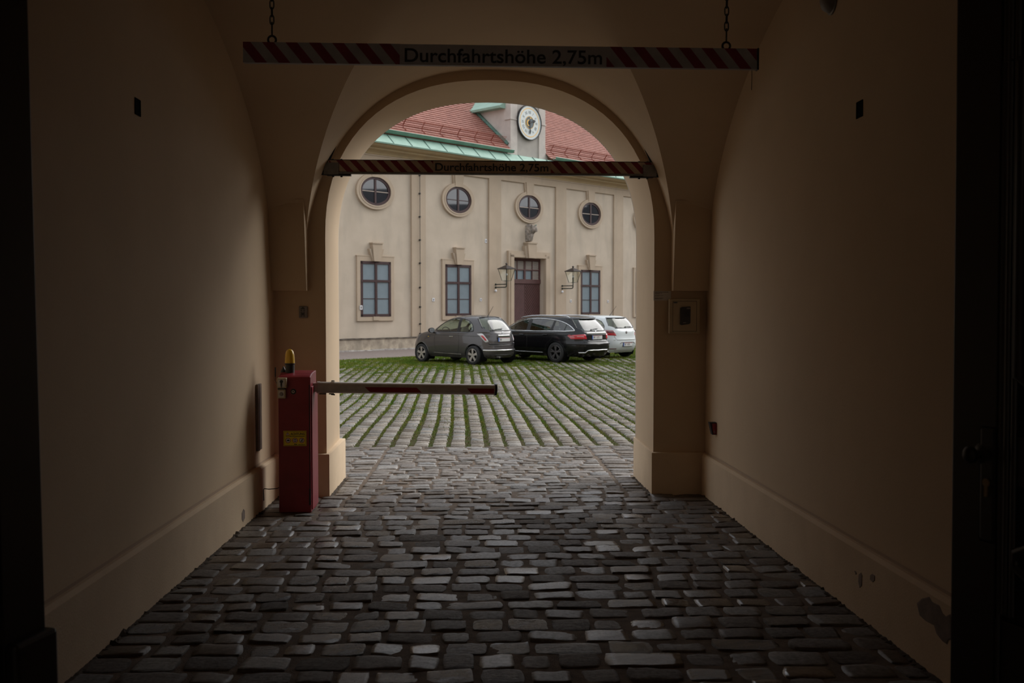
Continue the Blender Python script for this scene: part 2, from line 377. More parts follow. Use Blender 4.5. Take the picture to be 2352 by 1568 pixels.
open_f = arch_profile(CXA, 1.40, 2.2, 1.33); open_b = arch_profile(.075, 1.405, 2.2, 1.33)
open_f = [(x, z) for x, z in open_f]
wall_end = arch_wall('wall_end', YE, 9.42, open_f, open_b, XL - .02, XR + .02, 3.98, M['tunnel'])
# courtyard front of the gate building
open_c = arch_profile(.075, 1.405, 2.2, 1.33)
wall_court = arch_wall('wall_courtyard', 9.40, 9.44, open_b, open_c, -14, 22, 9.0, M['facade'])
# street front: opening behind the door leaves
open_s = arch_profile(CXA, 1.50, 2.3, 1.30)
wall_street = arch_wall('wall_street', .55, 1.32, open_s, open_s, XL - .1, XR + .1, 4.6, M['tunnel'])
wall_st2 = arch_wall('wall_street_front', -4.5, -4.3, open_s, open_s, -12, 12, 14.0, M['facade'])
# unseen vestibule added behind the camera to cut light from the street
for nm_, x0_, x1_ in (('light_block_left', XL - .4, XL - .1), ('light_block_right', XR + .1, XR + .4)): struct(MB().box(x0_, x1_, -4.4, .6, -.4, 3.9).build(nm_, M['tunnel']))
struct(MB().box(XL - .4, XR + .4, -4.4, 1.0, 3.75, 4.1).build('light_block_top', M['tunnel']))
for x0_, x1_ in ((XL - .02, CXA - 1.545), (CXA + 1.545, XR + .02)):      # springing blocks under the vault feet
    struct(MB().prism([(8.52, 1.75), (8.405, 1.75), (8.30, 2.47), (8.285, 2.50), (8.52, 2.50)], x0_, x1_, 'yz').build('vault_springer', M['tunnel']))

# sloping skirting (follows the falling ground), with a chamfered top and dark groove line
def skirting(name, X, out, y0, y1):
    h = .355; n = 24; rows = []
    prof = [(0, -.4), (0, h - .02), (-.02 * out, h), (-.045 * out, h + .004)]
    for i in range(n + 1):
        y = y0 + (y1 - y0) * i / n; g = gz(y)
        rows.append([(X + p[0] * -1 * 1.0 if False else X + (-p[0]), y, g + p[1]) for p in prof])
    return struct(MB().grid(rows).build(name, M['skirt'], smooth=20))
def skirt(name, X, Xw):
    h = .355; n = 24; rows = []; k = (Xw - X)
    prof = [(X, -.5), (X, h - .018), (X + k * .45, h), (Xw, h + .002)]
    for i in range(n + 1):
        y = .9 + (YE + .05 - .9) * i / n
        rows.append([(p[0], y, gz(y) + p[1]) for p in prof])
    o = struct(MB().grid(rows).build(name, M['skirt'], smooth=20))
    gr = MB().grid([[(Xw - (Xw - X) * .12 , y_, gz(y_) + h + .001), (Xw - (Xw - X) * .10, y_, gz(y_) + h + .017)] for y_ in [.9 + (YE - .9) * i / n for i in range(n + 1)]])
    gr.build('groove', M['groove'], o)
    return o
baseboard_left = skirt('baseboard_left', SL, XL); baseboard_right = skirt('baseboard_right', SR, XR)
for nm, x0, x1, xa, xb in (('baseboard_end_left', XL, -1.28, None, None), ('baseboard_end_right', 1.468, XR, None, None)):
    m = MB(); m.box(x0, x1, 8.455, 9.47, -.5, .365, .008); o = struct(m.build(nm, M['skirt'], smooth=40))

# peeled plaster and knocks on the skirtings, each a thin crust of its own shape
def patch(name, X, pix, parent, m, sgn):
    P = [on_x(px, py, X) for px, py in pix]; n = len(P); c = sum(P, Vector()) / n; th = .0025 * sgn
    v = [(X + th * .2, p.y, p.z) for p in P] + [(X + th, c.y + (p.y - c.y) * .93, c.z + (p.z - c.z) * .93) for p in P]
    f = [(i, (i + 1) % n, (i + 1) % n + n, i + n) for i in range(n)] + [tuple(range(n, 2 * n))]
    MB().add(v, f).build(name, m, parent)
patch('peeled_patch', SR, [(2106, 1385), (2118, 1374), (2135, 1370), (2142, 1382), (2158, 1390), (2166, 1408), (2174, 1416), (2184, 1410), (2188, 1468), (2180, 1470), (2176, 1480), (2165, 1472), (2152, 1456), (2146, 1436), (2126, 1425), (2112, 1412)], baseboard_right, M['bare'], -1)
patch('plaster_chip', SR, [(1973, 1318), (1978, 1314), (1981, 1320), (1980, 1345), (1975, 1350), (1972, 1335)], baseboard_right, M['bare'], -1)
patch('plaster_chip', SR, [(1999, 1321), (2004, 1317), (2010, 1321), (2010, 1333), (2005, 1337), (1999, 1331)], baseboard_right, M['bare'], -1)
patch('plaster_chip', SR, [(1963, 1310), (1966, 1311), (1969, 1317), (1966, 1319)], baseboard_right, M['bare'], -1)
patch('peeled_patch', SL, [(555, 1178), (559, 1168), (562, 1172), (562, 1190), (558, 1199), (555, 1192)], baseboard_left, M['bare'], 1)

# ---------------------------------------------------------------- paving
def setts(name, S, k, m, H=.022, rnd=.10, rough_rng=(0, 1)):
    # S: array of cx, cy, half width, half depth, z, angle, tint
    S = np.array(S); n = len(S)
    g = {4: [-1, -.72, .72, 1], 5: [-1, -.8, 0, .8, 1], 6: [-1, -.86, -.35, .35, .86, 1], 8: [-1, -.94, -.70, -.24, .24, .70, .94, 1]}[k]
    g = np.array(g); U, V = np.meshgrid(g, g, indexing='ij'); U = U.ravel(); V = V.ravel(); q = k * k
    rr = np.maximum(abs(U), abs(V))
    cx, cy, hw, hd, z, a, t = [S[:, i:i + 1] for i in range(7)]
    c1 = rng.uniform(.4, 1.6, (n, 1)) * rnd
    x = U * (1 - c1 * abs(V) ** 3); y = V * (1 - c1 * abs(U) ** 4)
    jx = rng.normal(0, .05, (n, 4)); jy = rng.normal(0, .07, (n, 4))
    wts = np.stack([(1 - U) * (1 - V), (1 + U) * (1 - V), (1 - U) * (1 + V), (1 + U) * (1 + V)]) / 4
    x = x + jx @ wts + rng.normal(0, .015, (n, q)); y = y + jy @ wts + rng.normal(0, .02, (n, q))
    X = x * hw; Y = y * hd
    tilt = rng.normal(0, .0026, (n, 2))
    Z = np.where(rr > .99, -.03, np.where(rr > .79, H * .80, H)) - H * .14 * (U ** 2 + V ** 2) * (rr < .79) + tilt[:, :1] * U + tilt[:, 1:] * V + rng.normal(0, .0016, (n, q)) + rng.normal(0, .0025, (n, 1))
    ca, sa = np.cos(a), np.sin(a)
    P = np.stack([cx + X * ca - Y * sa, cy + X * sa + Y * ca, z + Z], -1).reshape(-1, 3)
    i, j = np.meshgrid(range(k - 1), range(k - 1), indexing='ij'); b0 = (i * k + j).ravel()
    quad = np.stack([b0, b0 + k, b0 + k + 1, b0 + 1], -1)
    Fc = (quad[None] + (np.arange(n) * q)[:, None, None]).reshape(-1, 4)
    me = bpy.data.meshes.new(name); me.vertices.add(len(P)); me.vertices.foreach_set('co', P.astype(np.float32).ravel())
    me.loops.add(Fc.size); me.loops.foreach_set('vertex_index', Fc.astype(np.int32).ravel())
    me.polygons.add(len(Fc)); me.polygons.foreach_set('loop_start', (np.arange(len(Fc)) * 4).astype(np.int32)); me.polygons.foreach_set('loop_total', np.full(len(Fc), 4, np.int32))
    me.polygons.foreach_set('use_smooth', np.ones(len(Fc), bool)); me.update(calc_edges=True)
    at = me.color_attributes.new('tint', 'FLOAT_COLOR', 'POINT')
    c = np.ones((n, q, 4), np.float32); c[:, :, 0] = t; c[:, :, 1] = rng.uniform(*rough_rng, (n, 1)); c[:, :, 2] = rng.uniform(.15, 1, (n, 1)) ** 1.5
    at.data.foreach_set('color', c.ravel()); me.materials.append(m)
    o = bpy.data.objects.new(name, me); COL.objects.link(o); return struct(o)

S = []
def course(y, x0, x1, d, wmin, wmax, gap, z, wob=0):
    x = x0
    while x < x1:
        w = random.uniform(wmin, wmax)
        if random.random() < .1: w *= 1.35
        if x + w > x1 - wmin * .5: w = x1 - x
        z = -.0165 + random.gauss(0, .0012)
        S.append((x + w / 2, y + random.uniform(-.006, .006) + wob * math.sin(x * 1.3 + y), w / 2 - gap * random.uniform(.5, 1.15), d / 2 - random.uniform(.007, .016), gz(y) + z, random.gauss(0, .012), random.random()))
        x += w
y = -.6
while y < 8.4:                          # inside the passage
    d = random.uniform(.165, .195)
    course(y + d / 2, SL - .02, SR + .02, d, .155, .27, .012, -.012, .008)
    y += d
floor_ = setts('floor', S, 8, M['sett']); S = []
ya = y
while y < 11.72:                        # apron in front of the courtyard, with stone bands at both sides
    d = random.uniform(.135, .17)
    if y < 9.5: course(y + d / 2, -1.27, -1.08, d * 1.0, .17, .2, .01, -.012); course(y + d / 2, 1.27, 1.46, d, .17, .2, .01, -.012)
    else:
        course(y + d / 2, -4.6, -1.59, d, .14, .24, .01, -.012); course(y + d / 2, -1.58, -1.085, d, .2, .3, .01, -.012)
        course(y + d / 2, 1.275, 1.80, d, .2, .3, .01, -.012); course(y + d / 2, 1.81, 4.9, d, .14, .24, .01, -.012)
    course(y + d / 2, -1.07, 1.26, d, .15, .27, .010, -.012, .006)
    y += d
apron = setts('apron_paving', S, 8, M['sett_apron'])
MB().grid([[(x, y_, gz(y_) - .0045) for x in (-12, -2, 2, 12)] for y_ in (-12, 0, 2, 4, 6, 8.5, 9.42)]).build('bedding', M['joint'], floor_)
MB().grid([[(x, y_, gz(y_) - .006) for x in (-14, -2, 2, 22)] for y_ in (9.42, 10.5, 11.80)]).build('bedding', M['joint'], apron)

dirt = mat('dark_dirt', (.075, .056, .040), 1, var=.4, vs=20)
def dirt_edge(xa, sg, y0, y1):
    rows = []; y_ = y0
    while y_ < y1:
        w_ = random.uniform(.012, .05); h_ = random.uniform(.003, .012) + (random.uniform(0, .014) if random.random() < .2 else 0)
        rows.append([(xa - sg * .01, y_, gz(y_) + h_), (xa + sg * w_ * .4, y_ + random.uniform(-.004, .004), gz(y_) + h_ * random.uniform(.4, 1)), (xa + sg * w_, y_, gz(y_) - .006)]); y_ += random.uniform(.014, .03)
    MB().grid(rows).build('dirt_edge', dirt, floor_)
dirt_edge(SL, 1, 1.4, 8.44); dirt_edge(SR, -1, 1.4, 8.44); dirt_edge(-1.28, 1, 8.46, 9.46); dirt_edge(1.468, -1, 8.46, 9.46)
# courtyard: rows of setts with grass growing in the joints
dv = Vector((-.0223, 1)).normalized(); S = []; PX = .222
D2 = Vector((.70957, .70463)); N2 = Vector((.70463, -.70957)); P0 = Vector((-5.3913, 38.343))
def wave(y, i): return .018 * math.sin(y * .5 + i * .15) + .007 * math.sin(y * 1.1 + i * .7) + .008 * math.sin(i * 1.7)
J = []                                   # grass joint samples
for i in range(-34, 38):
    y = 11.80 + random.uniform(-.03, .03)
    if abs(i) < 40:
        while y < 34.5:
            h = random.uniform(.13, .20) if random.random() < .8 else random.uniform(.10, .25)
            cy = y + h / 2; cx = -.03 + i * (PX + .0006 * (cy - 11)) - .0223 * (cy - 11.8) + wave(cy, i)
            dist = (P0 - Vector((cx, cy))).dot(N2) * -1.0
            dist = (Vector((cx, cy)) - P0).dot(N2)
            far = max(0, (cy - 22) / 9)
            if dist > 5.2 and random.random() > far * .55 * (1 + .5 * math.sin(cx * 2.1 + cy)):
                hw = (PX - .030) / 2 * random.uniform(.94, 1.03) * (1 - .12 * far)
                S.append((cx, cy, hw, h / 2 - .0125, gz(cy) - .014, random.gauss(0, .015), random.random()))
            if dist > 4.9: J.append((cx + PX / 2, cy, h))
            y += h
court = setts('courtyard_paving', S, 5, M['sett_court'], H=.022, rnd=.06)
# turf base and the pavement strip along the far building
def strip(a0, a1, s0, s1, z, name, m, n=8):
    rows = []
    for i in range(n + 1):
        s_ = s0 + (s1 - s0) * i / n; rows.append([(P0.x + D2.x * s_ + N2.x * a, P0.y + D2.y * s_ + N2.y * a, z) for a in (a0, (a0 + a1) / 2, a1)])
    return struct(MB().grid(rows).build(name, m))
MB().grid([[(x, y_, gz(y_) - .012) for x in (-30, -8, 0, 8, 45)] for y_ in (11.74, 14, 16.5, 19, 19.2, 26, 34, 75)]).build('turf_soil', M['turf'], court)
pv = strip(-.1, 4.9, -26, 40, 0, 'pavement', M['pavement']);
for v in pv.data.vertices: pass
pm = pv.data; pv.location.z = -.168

def blades(name, P, hmin, hmax, wid, m):
    P = np.array(P); n = len(P); a = rng.uniform(0, 2 * PI, n); h = rng.uniform(hmin, hmax, n); w = wid * rng.uniform(.6, 1.4, n)
    lean = rng.normal(0, .5, (n, 2)) * h[:, None]
    A = P + np.stack([np.cos(a) * w, np.sin(a) * w, 0 * a], -1); B = P - np.stack([np.cos(a) * w, np.sin(a) * w, 0 * a], -1)
    T = P + np.concatenate([lean, h[:, None]], 1)
    V = np.stack([A, B, T], 1).reshape(-1, 3)
    me = bpy.data.meshes.new(name); me.vertices.add(3 * n); me.vertices.foreach_set('co', V.astype(np.float32).ravel())
    me.loops.add(3 * n); me.loops.foreach_set('vertex_index', np.arange(3 * n, dtype=np.int32))
    me.polygons.add(n); me.polygons.foreach_set('loop_start', (np.arange(n) * 3).astype(np.int32)); me.polygons.foreach_set('loop_total', np.full(n, 3, np.int32)); me.update(calc_edges=True)
    me.materials.append(m); o = bpy.data.objects.new(name, me); COL.objects.link(o)
    return tag(o, None, None, None, 'stuff')
G = []
for (x, y, h) in J:
    k = int(h * 230 * (1 if y < 20 else .75)); dens = .75 + .25 * math.sin(x * 1.7 + y * .9)
    if y < 12.5: k = int(k * .45)
    for _ in range(int((15 + max(0, y - 18) * 1.6) * max(0, min(1, (y - 12.5) / 6)) * (1.3 + math.sin(x * 2.3 + y)) * .6)):
        G.append((x - PX * random.random(), y - h / 2 + random.gauss(0, .006), gz(y) - .007))
    for _ in range(int(k * dens)):
        G.append((x + random.gauss(0, .0145), y + random.uniform(-h / 2, h / 2), gz(y) - .02))
far_pts = []
for _ in range(150000):
    s_ = random.uniform(-6, 24); a = 4.75 + random.random() ** 1.25 * 6.5
    if random.random() < max(0, (a - 7.0) / 5.0): continue
    x, y = P0.x + D2.x * s_ + N2.x * a, P0.y + D2.y * s_ + N2.y * a
    far_pts.append((x, y, -.19))
og = blades('dry_joint_grass', [g for g in G if g[1] < 14.2 and random.random() < (14.6 - g[1]) / 2.2], .008, .022, .0045, M['blade_near']); tag(og, 'short brownish dry grass in the joints at the near edge of the courtyard setts', 'grass')
og = blades('joint_grass', [g for g in G if random.random() > (14.2 - g[1]) / 2.6], .016, .042, .0045, M['blade']); tag(og, 'short green grass growing in the joints between the courtyard setts', 'grass')
og = blades('parking_grass', far_pts, .03, .075, .012, M['blade']); tag(og, 'thicker green grass on the ground around the parked cars', 'grass')

# ---------------------------------------------------------------- the far courtyard building
AF = math.atan2(D2.y, D2.x)
B = empty('courtyard_building', (P0.x, P0.y, 0), AF, 'long pale yellow baroque building with red tiled roof and oval windows across the courtyard', 'building')
# local frame: x along the front, -y towards the courtyard
S0, S1 = -14, 32
REC = .08
m = MB(); m.box(S0, S1, REC, .6, -.3, 7.6); m.build('wall', M['facade'], B)
les = MB()
bays = [-2.7 - 4.5, -2.7, 1.8, 6.3, 10.8, 15.3, 19.8, 24.3, 28.8]
for c in bays: les.box(c + 1.87, c + 2.63, 0, REC, -.3, 7.2)
les.box(S0, S1, 0, REC, 7.2, 7.56)
les.box(S0, S1, -.03, REC, 7.50, 7.56)
les.build('pilaster_band', M['lesene'], B)
# moulded cornice, copper apron, gutter, roof
prof = [(REC, 7.5), (-.06, 7.56), (-.08, 7.60), (-.10, 7.62), (-.16, 7.66), (-.30, 7.70), (-.34, 7.71), (-.34, 7.78), (-.52, 7.80), (-.56, 7.82), (-.62, 7.86), (-.66, 7.93), (REC + .4, 7.93)]
MB().prism([(p[0], p[1]) for p in prof], S0, S1, 'yz').build('cornice', M['cornice'], B)
ap = MB().grid([[(s_, yy, zz) for (yy, zz) in ((-.70, 7.89), (-.72, 7.94), (-.25, 8.36), (.3, 8.40))] for s_ in (S0, S1)])
s_ = S0
ap.build('copper_apron', M['copper'], B)
while s_ < S1: MB().tube([(s_, -.715, 7.95), (s_, -.26, 8.37)], .016, 5).build('apron_seam', M['copper_dark'], B); s_ += .95
def gutter(a, b):
    n = 10; rows = []
    for s_ in (a, b): rows.append([(s_, -.35 + .115 * math.cos(PI + PI * k / n), 8.50 + .115 * math.sin(PI + PI * k / n)) for k in range(n + 1)])
    g = MB().grid(rows); g.tube([(a, -.465, 8.50), (b, -.465, 8.50)], .024, 8)
    o = g.build('gutter', M['copper_mid'], B, smooth=60)
gutter(S0, 9.30); gutter(12.12, S1)
MB().grid([[(s_, -.26, 8.355), (s_, .2, 8.42)] for s_ in (9.3, 12.12)]).build('copper_tray', M['copper'], B)
TA = math.atan(.835)
def roof_pt(s_, t, lift=0): return (s_, t - lift * math.sin(TA), 8.65 + .835 * t + lift * math.cos(TA))
rf = MB(); t = -.26; step = .19 * math.cos(TA); cols = [S0, S1]
while t < 6.5:
    for cols in (([S0, 9.5], [11.95, S1]) if t < .25 else ([S0, S1],)):
        rf.grid([[roof_pt(s_, t, .045) for s_ in cols], [roof_pt(s_, t + step, 0.002) for s_ in cols]])
        rf.grid([[roof_pt(s_, t, -.01) for s_ in cols], [roof_pt(s_, t, .045) for s_ in cols]])
    t += step
roof = rf.build('roof', M['tile'], B, recalc=False)
MB().add([roof_pt(S0, .12, -.02), roof_pt(S1, .12, -.02), roof_pt(S1, 6.5, -.02), roof_pt(S0, 6.5, -.02), (S0, 12, 8), (S1, 12, 8)], [(0, 1, 2, 3), (3, 2, 5, 4), (0, 3, 4), (1, 5, 2)]).build('roof_deck', M['tile'], B)
def snow_guard(a, b):
    g = MB(); br = MB()
    k = a
    lo, hi = .30, .52
    for lf in (.10, .17, .24, .31, .38): g.tube([roof_pt(a, .25, lf), roof_pt(b, .25, lf)], .009, 5)
    x = a
    while x < b: g.tube([roof_pt(x, .25, .10), roof_pt(x, .25, .39)], .006, 4); x += .07
    o = g.build('snow_guard', M['snow_red'], B)
    x = a + .3
    while x < b:
        MB().tube([roof_pt(x, .25, .40), roof_pt(x, .25, .10), roof_pt(x, .20, .04), roof_pt(x, .0, .05)], .018, 6).build('snow_guard_bracket', M['snow_red'], o)
        x += 1.02
snow_guard(-1, 9.3); snow_guard(12.2, 24)
# dormer with cheeks and copper roof
dm = MB(); DS0, DS1, DY = 9.58, 11.90, .08
dm.box(DS0, DS1, DY, DY + .4, 8.30, 11.9)
dm.box(DS0 - .02, DS0 + .42, DY - .06, DY, 8.36, 11.6); dm.box(DS1 - .42, DS1 + .02, DY - .06, DY, 8.36, 11.6)
dm.prism([(DY + .3, 8.5), (DY + .3, 10.7), ((10.7 - 8.65) / .835, 10.7)], DS0 + .02, DS0 + .12, 'yz'); dm.prism([(DY + .3, 8.5), (DY + .3, 10.7), ((10.7 - 8.65) / .835, 10.7)], DS1 - .12, DS1 - .02, 'yz')
for sg, ss in ((-1, DS0), (1, DS1)):        # little scroll feet and cap mouldings
    dm.prism([(ss, 8.36), (ss + sg * .22, 8.36), (ss + sg * .20, 8.55), (ss + sg * .10, 8.72), (ss + sg * .03, 8.95), (ss, 9.05)], DY - .05, DY + .25)
    dm.box(min(ss - sg * .44, ss + sg * .05), max(ss - sg * .44, ss + sg * .05), DY - .09, DY + .3, 9.98, 10.03)
dormer = dm.build('dormer', M['dormer'], B)
MB().box(DS0 + .42, DS1 - .42, DY - .012, DY, 8.38, 11.5).build('front_panel', M['dormer_panel'], dormer)
dr = MB(); yb = (10.55 - 8.65) / .835
dr.prism([(DS0 - .34, 10.50), (DS0 - .36, 10.60), (DS0 + .1, 10.85), (10.74, 11.5), (DS1 - .1, 10.85), (DS1 + .36, 10.60), (DS1 + .34, 10.50)], DY + .28, yb + 1.3)
dr.build('dormer_roof', M['copper'], dormer)
fl = MB()
for ss, sg in ((DS0, -1), (DS1, 1)): fl.tube([roof_pt(ss + sg * .05, .18, .06), roof_pt(ss + sg * .05, yb, .06)], .09, 6, flat=1)
fl.build('copper_flashing', M['copper_dark'], dormer)

def ell(cx, cz, a, b, n=48, n_=2): return [(cx + a * math.cos(2 * PI * k / n), cz + b * math.sin(2 * PI * k / n)) for k in range(n)]
def ring(mb, cx, cz, a0, b0, a1, b1, y0, y1, n=48):
    i_, o_ = ell(cx, cz, a0, b0, n), ell(cx, cz, a1, b1, n)
    L_ = [[(*(p[0], y0), p[1]) for p in i_], [(p[0], y0, p[1]) for p in o_], [(p[0], y1, p[1]) for p in o_], [(p[0], y1, p[1]) for p in i_]]
    for q in L_: q.append(q[0])
    mb.grid(L_); mb.grid([L_[3], L_[0]])
def oval_window(c):
    su = MB(); ring(su, c, 6.11, .78, .58, .95, .715, -.02, REC); ring(su, c, 6.11, .76, .565, .82, .62, -.035, REC)
    # keystone linking the ring to the frieze
    su.prism([(c - .27, 6.72), (c - .33, 7.22), (c + .33, 7.22), (c + .27, 6.72)], .0, REC)
    su.prism([(c - .20, 6.66), (c - .24, 7.24), (c + .24, 7.24), (c + .20, 6.66)], -.04, REC)
    s_ = su.build('oval_surround', M['lesene'], B)
    fr = MB(); ring(fr, c, 6.11, .655, .465, .765, .57, .005, REC); fr.box(c - .045, c + .045, .005, REC, 5.62, 6.60)
    w = fr.build('oval_window', M['window_frame'], B)
    mt = MB(); mt.box(c - .66, c + .66, .02, REC, 6.08, 6.115); mt.build('glazing_bar', M['louvre'] if abs(c - 6.3) > .1 else M['window_frame'], w)
    pn = MB()
    pn.prism(ell(c, 6.11, .66, .47), .035, .05); pn.build('pane', M['dark_pane'], w)
def rect_window(c, cs=1):
    z0, z1, hw = 1.17, 3.35, .76
    su = MB()
    for (a, b_, e, g) in ((c - .93, c - hw, 1.0, 3.56), (c + hw, c + .93, 1.0, 3.56)): su.box(a, b_, .01, REC, e, g)
    su.box(c - hw, c + hw, .01, REC, 3.35, 3.56); su.box(c - hw, c + hw, .01, REC, 1.0, 1.17); su.box(c - .15, c + .15, -.02, REC, 1.02, 1.17)
    su.box(c - .95, c + .95, .0, REC, 3.54, 3.575)
    # stepped keystone
    for sg in (-1, 1): su.prism([(c + sg * .16, 3.35), (c + sg * .20, 3.35), (c + sg * .37, 3.84), (c + sg * .26, 3.84)][::sg], -.05, REC)
    su.prism([(c - .17, 3.35), (c - .25, 4.06), (c + .25, 4.06), (c + .17, 3.35)], -.11, REC)
    su.box(c - .27, c + .27, -.14, REC, 4.04, 4.09)
    su.build('window_surround', M['lesene'], B)
    fr = MB(); fr.box(c - hw, c - hw + .11, -.0, REC, z0, z1); fr.box(c + hw - .11, c + hw, -.0, REC, z0, z1)
    fr.box(c - hw, c + hw, 0, REC, z1 - .11, z1); fr.box(c - hw, c + hw, -.0, REC, z0, z0 + .10)
    fr.box(c - .055, c + .055, -.01, REC, z0, z1); fr.box(c - hw, c + hw, -.012, REC, 2.53, 2.62)
    w = fr.build('window', M['window_frame'], B)
    g = MB(); g.box(c - hw + .1, c + hw - .1, .012, REC, 1.865, 1.89); g.build('glazing_bar', M['window_frame'], w)
    p = MB(); p.box(c - hw + .1, c + hw - .1, .03, .05, z0 + .08, z1 - .1); p.build('pane', M['frosted'], w)
for c in bays:
    oval_window(c)
    if abs(c - 10.8) > .1: rect_window(c)
# portal
pt = MB(); c = 10.79; hw = 1.07
pt.box(c - 1.42, c - hw, -.05, REC, -.2, 4.08); pt.box(c + hw, c + 1.42, -.05, REC, -.2, 4.08); pt.box(c - hw, c + hw, -.05, REC, 3.78, 4.08)
pt.box(c - 1.30, c - hw - .02, -.08, 0, -.2, 3.98); pt.box(c + hw + .02, c + 1.30, -.08, 0, -.2, 3.98); pt.box(c - 1.3, c + 1.3, -.08, 0, 3.80, 3.90)
for sg in (-1, 1): pt.prism([(c + sg * .22, 3.78), (c + sg * .34, 3.78), (c + sg * .42, 4.32), (c + sg * .28, 4.32)][::sg], -.12, REC)
pt.prism([(c - .22, 3.78), (c - .30, 4.46), (c + .30, 4.46), (c + .22, 3.78)], -.2, REC)
pt.box(c - .33, c + .33, -.23, REC, 4.44, 4.50)
pt.build('portal_surround', M['lesene'], B)
B_wall = [o for o in bpy.data.objects if o.name == 'wall' and o.parent == B][0]
# cut the door recess out of the wall by building the wall as pieces around it
B_wall.data.clear_geometry()
w2 = MB(); w2.box(S0, c - hw, REC, .6, -.3, 7.6); w2.box(c + hw, S1, REC, .6, -.3, 7.6); w2.box(c - hw, c + hw, REC, .6, 3.78, 7.6)
B_wall.data.from_pydata(w2.v, [], w2.f)
door = empty('door', (c, .30, 0), 0, parent=B)
lf = MB(); lf.box(-hw, -.012, 0, .06, -.2, 2.62); lf.box(-hw, -hw + .09, -.03, 0, -.2, 3.7)
lf.build('door_leaf', M['brown_door'], door)
lf = MB(); lf.box(.012, hw, 0, .06, -.2, 2.62); lf.build('door_leaf', M['brown_door'], door)
def diag(x0, x1, sg):
    d_ = MB(); k = -.4
    z = -.2 - (x1 - x0)
    while z < 2.6:
        # boards run diagonally; clip to the leaf
        za, zb = (z + (x1 - x0) * 1.15, z) if sg > 0 else (z, z + (x1 - x0) * 1.15)
        p = []
        def clip(xa, z_a, xb, z_b):
            t0, t1 = 0., 1.; dz = z_b - z_a
            for lim, s in ((2.6, 1), (-.18, -1)):
                if s * z_a > s * lim and s * z_b > s * lim: return None
                if s * z_a > s * lim: t0 = max(t0, (lim - z_a) / dz)
                if s * z_b > s * lim: t1 = min(t1, (lim - z_a) / dz)
            return (xa + (xb - xa) * t0, z_a + dz * t0, xa + (xb - xa) * t1, z_a + dz * t1)
        q = clip(x0, za, x1, zb)
        if q and abs(q[0] - q[2]) > .02: d_.tube([(q[0], -.004, q[1]), (q[2], -.004, q[3])], .016, 4, flat=1)
        z += .15
    return d_
diag(.05, hw - .03, 1).build('diagonal_board', M['brown_door'], door); diag(-hw + .05, -.05, -1).build('diagonal_board', M['brown_door'], door)
tr = MB(); tr.box(-hw, hw, -.05, .06, 2.62, 2.82); tr.box(-hw, hw, -.03, .04, 3.66, 3.8); tr.box(-.055, .055, -.03, .04, 2.8, 3.7); tr.box(-hw, hw, -.02, .04, 3.22, 3.28); tr.box(hw - .1, hw, -.03, .04, 2.8, 3.7); tr.box(-.54, -.48, -.02, .04, 2.8, 3.7); tr.box(.48, .54, -.02, .04, 2.8, 3.7)
trn = tr.build('transom_frame', M['brown_door'], door)
MB().box(-hw, hw, .03, .05, 2.8, 3.7).build('pane', M['frosted'], trn)
lv = MB()
for x0, x1 in ((-1.0, -.54), (-.48, -.06), (.06, .48), (.54, .96)):
    for k in range(6 if x0 < .5 else 13): lv.box(x0, x1, -.01, .03, 3.60 - k * .065, 3.63 - k * .065 + .006)
lv.build('louvre_slat', M['louvre'], trn)
MB().tube([(-.08, -.0, .95), (-.08, -.06, .95), (-.2, -.06, .95)], .012, 6).build('door_handle', M['steel'], door)
# stone plinth course and small fittings
for pa_, pb_ in ((S0, c - 1.42), (c + 1.42, S1)):
    pl = MB(); s_ = pa_; top = [(pa_, -.3)]
    while s_ < pb_ - .01:
        e = min(pb_, s_ + random.uniform(.8, 1.4)); h_ = .30 + random.uniform(-.015, .015)
        top += [(s_ + .005, h_), (e - .012, h_), (e - .008, .0 + h_ - .03)]; s_ = e
    top += [(pb_, -.3)]; pl.prism(top, -.07, REC); pl.build('stone_plinth', M['plinth'], B)

kb = MB(); kp = []; s_ = S0
while s_ < S1: e = min(S1, s_ + random.uniform(.5, 1.3)); h_ = -.105 + random.uniform(-.035, .02); kp += [(s_, h_), (e, h_ + random.uniform(-.01, .01))]; s_ = e
kb.prism([(S0, -.3)] + kp + [(S1, -.3)], -.20, -.05); kb.build('plinth_kerb', M['kerb'], B)
for pa_, pb_ in ((S0, c - 1.42), (c + 1.42, S1)):
    dp = []; s_ = pa_
    while s_ < pb_: dp.append((s_, .325 + random.uniform(-.008, .012))); s_ += .17
    MB().prism([(pa_, .285)] + dp + [(pb_, .325), (pb_, .285)], -.10, REC).build('weathered_ledge', M['ledge'], B)
# lightning conductor with clips
lc = empty('lightning_conductor', (P0.x + D2.x * 4.08, P0.y + D2.y * 4.08, 0), AF, 'thin black lightning conductor wire down the pilaster left of the grey car', 'wire')
MB().tube([(0, -.04, .1), (0, -.04, 7.3)], .011, 6).build('wire', M['cable'], lc)
for z in (.45, .85, 1.55, 2.35, 3.35, 4.3, 5.25, 6.2, 6.95): MB().box(-.03, .03, -.06, .0, z - .03, z + .03).build('clip', M['cable'], lc)

def at_front(s_, z, y=0): return (P0.x + D2.x * s_ - N2.x * y, P0.y + D2.y * s_ - N2.y * y, z)
